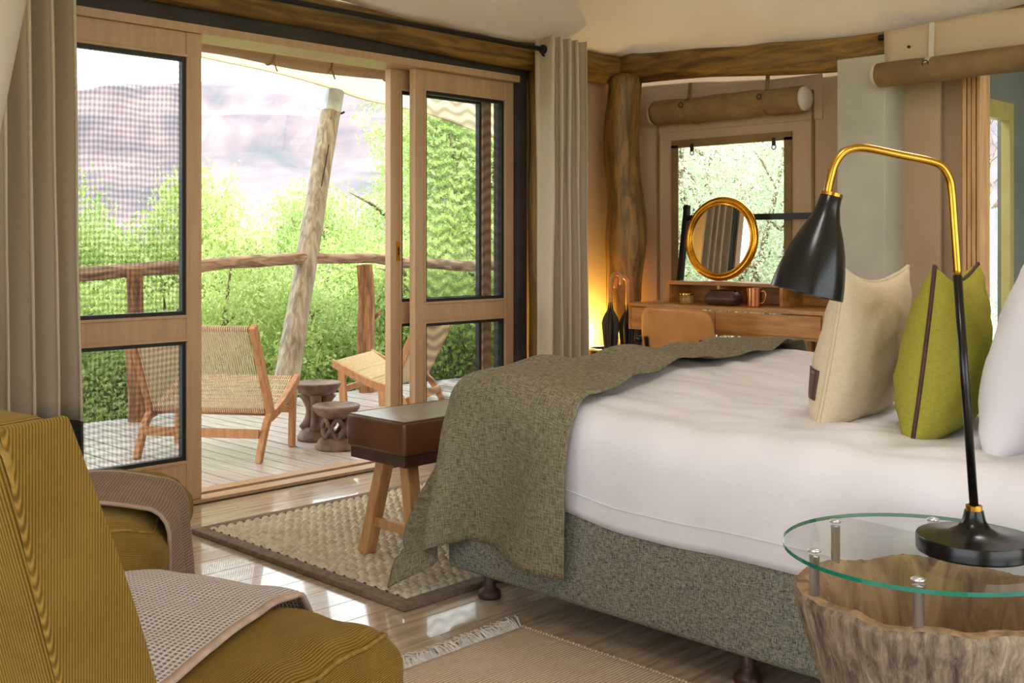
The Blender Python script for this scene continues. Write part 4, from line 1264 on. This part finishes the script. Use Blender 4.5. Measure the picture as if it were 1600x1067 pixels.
# ------------------------------------------------------------------ deck lounge chairs
def lounge(label):
    c = thing('lounge_chair', label, 'chair', group='rope lounge chairs on the deck')
    W = 0.70
    for sg in (-1, 1):
        y = sg * (W / 2 - 0.02)
        MB().bar((0.16, y, 0.215), (-0.075, y, 0.69), 0.032, 0.05, (1, 0, 0)).build('back_upright', M_teak, c, bevel=0.004)
        pts = curve([(0.12, y, 0.205), (0.25, y, 0.232), (0.38, y, 0.285), (0.53, y, 0.36)], 4)
        for q in (0,):
            mb = MB()
            vs = []; fs = []
            for i, p in enumerate(pts):
                for (dy, dz) in ((-0.016, -0.024), (0.016, -0.024), (0.016, 0.024), (-0.016, 0.024)): vs.append((p.x, p.y + dy, p.z + dz))
            n = len(pts)
            for i in range(n - 1):
                for k in range(4): fs.append((i * 4 + k, i * 4 + (k + 1) % 4, (i + 1) * 4 + (k + 1) % 4, (i + 1) * 4 + k))
            fs += [(3, 2, 1, 0), tuple((n - 1) * 4 + k for k in range(4))]
            raw('seat_rail', vs, fs, M_teak, c, bevel=0.003)
        pts = curve([(0.17, y, 0.235), (0.11, y, 0.19), (0.055, y, 0.11), (0.0, y, 0.0)], 4)
        vs = []; fs = []; n = len(pts)
        for i, p in enumerate(pts):
            t = i / (n - 1); w = 0.034 - 0.010 * t
            for (dx, dy) in ((-w, -0.016), (w, -0.016), (w, 0.016), (-w, 0.016)): vs.append((p.x + dx * 0.8, p.y + dy, p.z))
        for i in range(n - 1):
            for k in range(4): fs.append((i * 4 + k, i * 4 + (k + 1) % 4, (i + 1) * 4 + (k + 1) % 4, (i + 1) * 4 + k))
        fs += [(3, 2, 1, 0), tuple((n - 1) * 4 + k for k in range(4))]
        raw('rear_leg', vs, fs, M_teak, c, bevel=0.003)
        MB().bar((0.47, y, 0.335), (0.452, y, 0.0), 0.03, 0.045, (1, 0, 0)).build('front_leg', M_teak, c, bevel=0.004)
    yi = W / 2 - 0.036
    for a, b, r_ in (((-0.07, 0.675), 'top_bar', 0.014), ((0.14, 0.235), 'low_bar', 0.014), ((0.515, 0.358), 'front_bar', 0.014), ((0.17, 0.222), 'seat_bar', 0.014)):
        MB().tube([(a[0], -yi, a[1]), (a[0], yi, a[1])], r_, 10).build(b, M_teak, c, smooth=True)
    MB().bar((0.045, -yi, 0.135), (0.045, yi, 0.135), 0.026, 0.045).build('stretcher', M_teak, c, bevel=0.003)
    MB().bar((0.46, -yi, 0.20), (0.46, yi, 0.20), 0.026, 0.035).build('stretcher', M_teak, c, bevel=0.003)
    mb = MB(); n = 52
    for i in range(n):
        y = -yi + 0.012 + (2 * yi - 0.024) * i / (n - 1)
        for off in (-1, 1):
            mb.tube([(-0.07 + off * 0.0155 * 0.9, y, 0.675 + off * 0.006), (0.14 + off * 0.0155 * 0.9, y + off * 0.003, 0.235 + off * 0.006)], 0.0032, 4)
        mb.tube([(-0.07 + 0.016 * math.cos(a), y, 0.675 + 0.016 * math.sin(a)) for a in lin(-0.4, PI + 0.4, 6)], 0.0032, 4)
    mb.build('back_cords', M_rope, c, kind='stuff')
    mb = MB()
    for i in range(n):
        y = -yi + 0.012 + (2 * yi - 0.024) * i / (n - 1)
        mb.tube([(0.17, y, 0.238), (0.28, y, 0.248), (0.40, y, 0.296), (0.515, y, 0.374), (0.533, y, 0.358), (0.515, y, 0.342)], 0.0034, 4)
    for i in range(9):
        t = i / 8
        mb.tube([(0.19 + 0.3 * t, -yi, 0.243 + 0.108 * t * t + 0.004), (0.19 + 0.3 * t, yi, 0.243 + 0.108 * t * t + 0.004)], 0.0034, 4)
    mb.build('seat_cords', M_rope, c, kind='stuff')
    return c
lc = lounge('rope and teak lounge chair with its back to the sliding doors')
fA = Vector((0.82, 0.57, 0)).normalized(); latA = Vector((-fA.y, fA.x, 0))
lc.location = Vector((3.0, 4.71, -0.003)) + latA * 0.33
lc.rotation_euler.z = math.atan2(fA.y, fA.x)
lc2 = copy_tree(lc)
lc2['label'] = 'rope and teak lounge chair seen behind the right-hand screen door facing the railing'
fB = Vector((-0.507, 0.862, 0)).normalized()
lc2.location = (4.58, 5.20, -0.003)
lc2.rotation_euler.z = math.atan2(fB.y, fB.x)

# carved wooden stools
def carved(label, loc, h, r, style):
    s_ = thing('carved_stool', label, 'stool', loc=loc, group='carved stools on the deck')
    MB().lathe([(r * 0.45, h - 0.075), (r * 0.8, h - 0.05), (r * 0.97, h - 0.022), (r, h - 0.006), (r * 0.96, h), (r * 0.8, h - 0.006), (r * 0.3, h - 0.014)], 40).build('seat', M_carved, s_, smooth=False)
    smooth_by_angle(s_.children[0], 50)
    MB().lathe([(r * 0.86, 0.0), (r * 0.88, 0.012), (r * 0.76, 0.045), (r * 0.5, 0.07)], 40).build('foot', M_carved, s_, smooth=True)
    z0, z1 = 0.055, h - 0.06
    if style == 0:
        for k in range(4):
            a = PI / 4 + k * PI / 2
            pts = []
            for i in range(9):
                t = i / 8; rr = r * (0.26 + 0.34 * (2 * t - 1) ** 2)
                pts.append((rr * math.cos(a), rr * math.sin(a), z0 + (z1 - z0) * t))
            MB().tube(pts, [r * 0.24] * 9, 10).build('strut', M_carved, s_, smooth=True)
    else:
        n = 6
        for k in range(n):
            for dr in (-1, 1):
                pts = []
                for i in range(7):
                    t = i / 6; a = 2 * PI * (k / n) + dr * t * 2 * PI / n * 1.0
                    rr = r * 0.56
                    pts.append((rr * math.cos(a), rr * math.sin(a), z0 + (z1 - z0) * t))
                MB().tube(pts, 0.0125, 7).build('lattice_strut', M_carved, s_, smooth=True)
    return s_
carved('taller carved wooden stool with waisted legs beside the lounge chair', (3.60, 5.05, -0.003), 0.32, 0.132, 0)
carved('shorter carved wooden stool with lattice sides', (3.50, 4.74, -0.003), 0.236, 0.128, 1)

# ------------------------------------------------------------------ planting
M_leafA = leaf_mat('leaf_fresh_green', s2l(190, 206, 124), s2l(146, 170, 86), s2l(222, 230, 172))
M_leafB = leaf_mat('leaf_mid_green', s2l(176, 196, 116), s2l(128, 156, 78), s2l(212, 222, 160))
M_leafC = leaf_mat('leaf_pale_silver', s2l(200, 210, 176), s2l(156, 172, 132), s2l(226, 230, 208))
def leaf_cloud(seed, blobs, n, size, elong=2.2):
    rg = np.random.default_rng(seed)
    w = np.array([b[3] * b[4] * b[5] for b in blobs]); w = w ** 0.75; w /= w.sum()
    per = 9
    nt_ = n // per
    bi = rg.choice(len(blobs), nt_, p=w)
    B = np.array(blobs)[bi]
    d = rg.normal(size=(nt_, 3)); d /= np.linalg.norm(d, axis=1, keepdims=True)
    rad = rg.random(nt_) ** 0.45
    C = B[:, :3] + d * rad[:, None] * B[:, 3:6]
    tw = rg.normal(size=(nt_, 3)) * 0.5 + d * 0.7 + np.array([0, 0, 0.5]); tw /= np.linalg.norm(tw, axis=1, keepdims=True)
    t = np.tile(np.arange(per) / per, nt_)
    C = np.repeat(C, per, 0) + np.repeat(tw, per, 0) * (t * size * 4.5)[:, None] + rg.normal(size=(nt_ * per, 3)) * size * 0.7
    N = len(C)
    a = rg.normal(size=(N, 3)) + np.repeat(tw, per, 0) * 0.6; a /= np.linalg.norm(a, axis=1, keepdims=True)
    b = np.cross(a, rg.normal(size=(N, 3))); b /= np.linalg.norm(b, axis=1, keepdims=True)
    s = size * (0.6 + 0.8 * rg.random(N))[:, None]
    V = np.stack([C, C + a * s * 0.5 + b * s * 0.5 / elong * 2 * 0.5, C + a * s, C + a * s * 0.5 - b * s * 0.5 / elong * 2 * 0.5], 1).reshape(-1, 3)
    F = np.arange(N * 4).reshape(N, 4).tolist()
    return V, F
def make_tree(name, label, seed, blobs, n, size, mleaf, stems, mb_=None, group=None):
    t = thing(name, label, 'tree' if name == 'tree' else 'shrub', group=group)
    V, F = leaf_cloud(seed, blobs, n, size)
    raw('foliage', V, F, mleaf, t, kind='stuff')
    rg = random.Random(seed)
    mb = MB()
    for (bx, by, h, r) in stems:
        for bl in blobs:
            if rg.random() < 0.75:
                e = Vector(bl[:3]) + Vector((rg.uniform(-.3, .3), rg.uniform(-.3, .3), bl[5] * 0.6))
                p = Vector((bx, by, -0.6)); m1 = p.lerp(e, 0.35) + Vector((rg.uniform(-.1, .1), rg.uniform(-.1, .1), 0.15)); m2 = p.lerp(e, 0.7) + Vector((rg.uniform(-.15, .15), rg.uniform(-.15, .15), 0.12))
                mb.tube([p, m1, m2, e], [r, r * 0.75, r * 0.5, r * 0.15], 7)
                for k in range(5):
                    s0 = m1.lerp(e, rg.random()); dv_ = Vector((rg.uniform(-1, 1), rg.uniform(-1, 1), rg.uniform(-.1, .9))) * bl[3] * 0.45
                    mb.tube([s0, s0 + dv_ * 0.5 + Vector((0, 0, 0.04)), s0 + dv_], [r * 0.35, r * 0.22, r * 0.06], 5)
    mb.build('branches', mb_ or M_bark, t, smooth=True)
    return t
def blobs_for(seed, R, h, n):
    rg = random.Random(seed); out = []
    for i in range(n):
        a = rg.uniform(0, 2 * PI); rr = R * math.sqrt(rg.random()) * 0.75
        z = h * rg.uniform(0.12, 0.80) * (1 - 0.25 * rr / R)
        s = rg.uniform(0.34, 0.55) * R
        out.append((rr * math.cos(a), rr * math.sin(a), z, s, s, s * 0.8))
    out.append((0, 0, h * 0.25, R * 0.85, R * 0.85, h * 0.28))
    return out
shA = make_tree('shrub', '', 11, blobs_for(11, 1.25, 2.4, 9), 42000, 0.048, M_leafA, [(0, 0, 2, 0.05), (0.4, 0.2, 2, 0.04)])
shB = make_tree('shrub', '', 23, blobs_for(23, 1.25, 2.5, 10), 42000, 0.046, M_leafB, [(0, 0, 2, 0.05), (-0.4, 0.3, 2, 0.04)])
trA = make_tree('tree', '', 31, [(0, 0, 3.0, 1.5, 1.5, 1.0), (0.9, 0.3, 2.2, 1.1, 1.1, 0.8), (-0.8, -0.4, 2.4, 1.1, 1.1, 0.9), (0.1, 0.9, 3.6, 0.9, 0.9, 0.7), (-0.2, -0.7, 1.3, 1.2, 1.2, 0.8), (0.3, 0, 0.5, 1.3, 1.3, 0.7)], 44000, 0.058, M_leafB, [(0, 0, 3, 0.10), (0.3, 0.1, 3, 0.06)])
trC = make_tree('tree', '', 47, [(0, 0, 2.4, 1.3, 1.3, 1.0), (0.8, 0.5, 1.6, 1.1, 1.1, 0.8), (-0.7, -0.3, 1.8, 1.0, 1.0, 0.9), (0, 0.8, 0.9, 1.2, 1.0, 0.7), (0, -0.8, 1.0, 1.0, 1.0, 0.7)], 44000, 0.036, M_leafC, [(0.3, -0.2, 3, 0.08), (-0.5, 0.4, 3, 0.06), (0, 0.9, 2, 0.05)])
plan = [  # source, x, y, z, scale, zscale, rot, label
    (shA, 3.2, 7.75, -0.7, 0.80, 0.90, 0.3, 'yellow-green shrub pressing against the railing behind the screened door panel'),
    (shB, 1.7, 7.9, -0.7, 0.85, 0.85, 1.3, 'mid-green shrub against the railing hidden behind the long grey-beige curtain'),
    (shA, 4.5, 8.0, -0.7, 0.85, 0.92, 2.1, 'yellow-green shrub against the railing behind the lounge chair'),
    (shB, 5.8, 8.1, -0.7, 0.95, 0.98, 0.7, 'mid-green shrub against the railing behind the leaning pole'),
    (shA, 7.1, 8.0, -0.7, 1.0, 1.1, 4.0, 'yellow-green shrub against the railing behind the sliding glass panel'),
    (shB, 8.4, 7.6, -0.7, 1.1, 1.25, 5.0, 'dense mid-green shrub against the railing near the log post'),
    (shA, 2.6, 9.4, -0.9, 1.0, 1.25, 5.2, 'yellow-green shrub in the second row behind the long grey-beige curtain'),
    (shB, 4.2, 9.6, -0.9, 1.0, 1.40, 3.2, 'tall mid-green shrub seen against the sky through the door mesh'),
    (shA, 5.1, 9.85, -0.9, 0.72, 1.30, 2.2, 'narrow yellow-green shrub with a pointed top behind the door mesh'),
    (shA, 5.9, 9.8, -0.9, 1.0, 1.30, 1.0, 'yellow-green shrub topping the railing between door panel and leaning pole'),
    (shB, 7.4, 9.9, -0.9, 0.85, 1.38, 2.2, 'tall mid-green shrub rising behind the leaning pole top'),
    (trA, 9.2, 9.2, -0.9, 1.0, 0.95, 0.4, 'leafy green tree standing beyond the deck behind the glass panel'),
    (trA, 10.3, 10.8, -0.9, 1.0, 0.90, 2.4, 'leafy green tree farther back behind the taller shrubs'),
    (shB, 5.7, 12.2, -0.8, 1.15, 1.22, 2.9, 'mid-green shrub farthest out in front of the mountain'),
    (trC, 8.95, 5.0, -0.6, 0.95, 1.0, 0.6, 'pale silvery tree close outside the desk window'),
    (trC, 9.4, 6.9, -0.6, 1.1, 1.15, 2.6, 'pale silvery tree between the desk window and the deck end'),
    (trC, 12.0, 7.4, -0.6, 1.35, 1.4, 4.2, 'tall pale silvery tree farthest out beyond the desk window'),
]
used = set()
for (src, x, y, z, s, zs, rot, lab) in plan:
    if src.name in used: t = copy_tree(src)
    else: t = src; used.add(src.name)
    t.location = (x, y, z); t.scale = (s, s, zs); t.rotation_euler.z = rot
    t['label'] = lab
    t['group'] = 'trees and shrubs around the deck'
# bare tree outside the bathroom window
bt = thing('bare_tree', 'bare pale-branched tree outside the bathroom window', 'tree', loc=(12.2, 4.9, -0.3))
rg = random.Random(12); mb = MB()
def br(p, d, L, r, dep):
    e = p + d * L; m_ = p.lerp(e, 0.5) + Vector((rg.uniform(-.1, .1), rg.uniform(-.1, .1), rg.uniform(-.05, .08))) * L
    mb.tube([p, m_, e], [r, r * 0.85, r * 0.65], 6)
    if dep > 0:
        for k in range(3):
            nd = (d + Vector((rg.uniform(-.8, .8), rg.uniform(-.8, .8), rg.uniform(-.25, .55)))).normalized()
            br(p.lerp(e, rg.uniform(0.5, 1.0)), nd, L * rg.uniform(0.6, 0.85), r * 0.55, dep - 1)
br(Vector((0, 0, 0)), Vector((0, 0, 1)), 1.3, 0.05, 5)
mb.build('branches', M_bark, bt, smooth=True)
fn_ = thing('plank_fence', 'grey upright plank fence outside the bathroom window', 'fence', loc=(8.7, 3.75, 0))
for k in range(22):
    MB().box((k * 0.165, 0, -0.4), (k * 0.165 + 0.15, 0.025, 1.42 + 0.02 * math.sin(k * 3.1))).build('plank', M_fence, fn_)
for zz in (0.2, 0.8):
    MB().box((-0.02, 0.026, zz), (3.62, 0.06, zz + 0.08)).build('crosspiece', M_fence, fn_)

# ------------------------------------------------------------------ ground, mountain, haze
M_ground = mat('scrub_ground', s2l(150, 150, 84), s2l(104, 116, 56), rough=1.0, scale=0.6, detail=8)
def g_fn(u, v):
    d = math.hypot(u, v)
    z = -0.75 - 0.02 * max(0, d - 12) + 0.15 * N3(u * 0.3, v * 0.3, 1)
    if -2.5 < u < 9.5 and -3.5 < v < 7: z = min(z, -0.5)
    return (u, v, max(z, -7) + 0.0)
gr = cloth('ground', g_fn, [-60 + i * 5 for i in range(0, 93)], [-60 + i * 5 for i in range(0, 93)], M_ground, solid=0)
tag(gr, 'green scrubland sloping away below the deck', kind='structure')
def m_cliff():
    m, nt, b, out = newmat('red_cliff_rock')
    b.inputs['Roughness'].default_value = 1.0
    v = coords(nt, (0.02, 0.02, 0.10))
    n = noise_node(nt, v, 1.2, 8, 1.2)
    n2 = noise_node(nt, coords(nt, (0.05, 0.05, 0.012)), 1.5, 6, 0.6)
    s_ = math_n(nt, 'ADD', math_n(nt, 'MULTIPLY', n, 0.55), math_n(nt, 'MULTIPLY', n2, 0.45))
    nt.links.new(ramp(nt, s_, [(0.34, s2l(62, 68, 56)), (0.46, s2l(98, 82, 76)), (0.56, s2l(124, 102, 94)), (0.66, s2l(146, 126, 116))]), b.inputs['Base Color'])
    return m
mu = lin(-330, 160, 150)
prof_m = [(190, -8), (225, 0), (250, 8), (268, 16), (280, 20), (286, 24), (289, 30), (291, 34), (296, 36), (299, 40), (302, 43), (310, 45), (330, 46), (380, 44)]
V = []; F = []
for i, u in enumerate(mu):
    for (f, z) in prof_m:
        k = 1 if z > 18 else 0.3
        ff = f + k * (10 * N3(u * 0.018, 1, 0) + 5 * N3(u * 0.07, 3, z * 0.03) + 2.5 * abs(N3(u * 0.22, 2, z * 0.05)) * 2)
        zz = z + (2.5 * N3(u * 0.012, 8, 0) + 0.8 * N3(u * 0.10, 5, 2) + 2.0 * math.exp(-((u + 95) / 40) ** 2)) * (z / 44) - max(0, (u + 30)) * 0.03 * (z / 44)
        V.append((u, ff, zz))
n = len(prof_m)
for i in range(len(mu) - 1):
    for j in range(n - 1): F.append((i * n + j, (i + 1) * n + j, (i + 1) * n + j + 1, i * n + j + 1))
mo = raw('mountain', V, F, m_cliff(), None, False, rz=-math.radians(45.67))
tag(mo, 'flat-topped red cliff mountain in the hazy distance', kind='structure')
mh, nt, b, out = newmat('valley_haze')
nt.nodes.remove(b)
vsn = nt.nodes.new('ShaderNodeVolumeScatter')
vsn.inputs['Color'].default_value = (0.25, 0.31, 0.47, 1)
vsn.inputs['Density'].default_value = 0.0042
vsn.inputs['Anisotropy'].default_value = 0.2
nt.links.new(vsn.outputs[0], out.inputs['Volume'])
hz = MB().box((-320, 60, -20), (150, 182, 90)).build('valley_haze', mh, None, rz=-math.radians(45.67))
tag(hz, 'pale blue haze in the valley before the mountain', 'haze', kind='stuff')
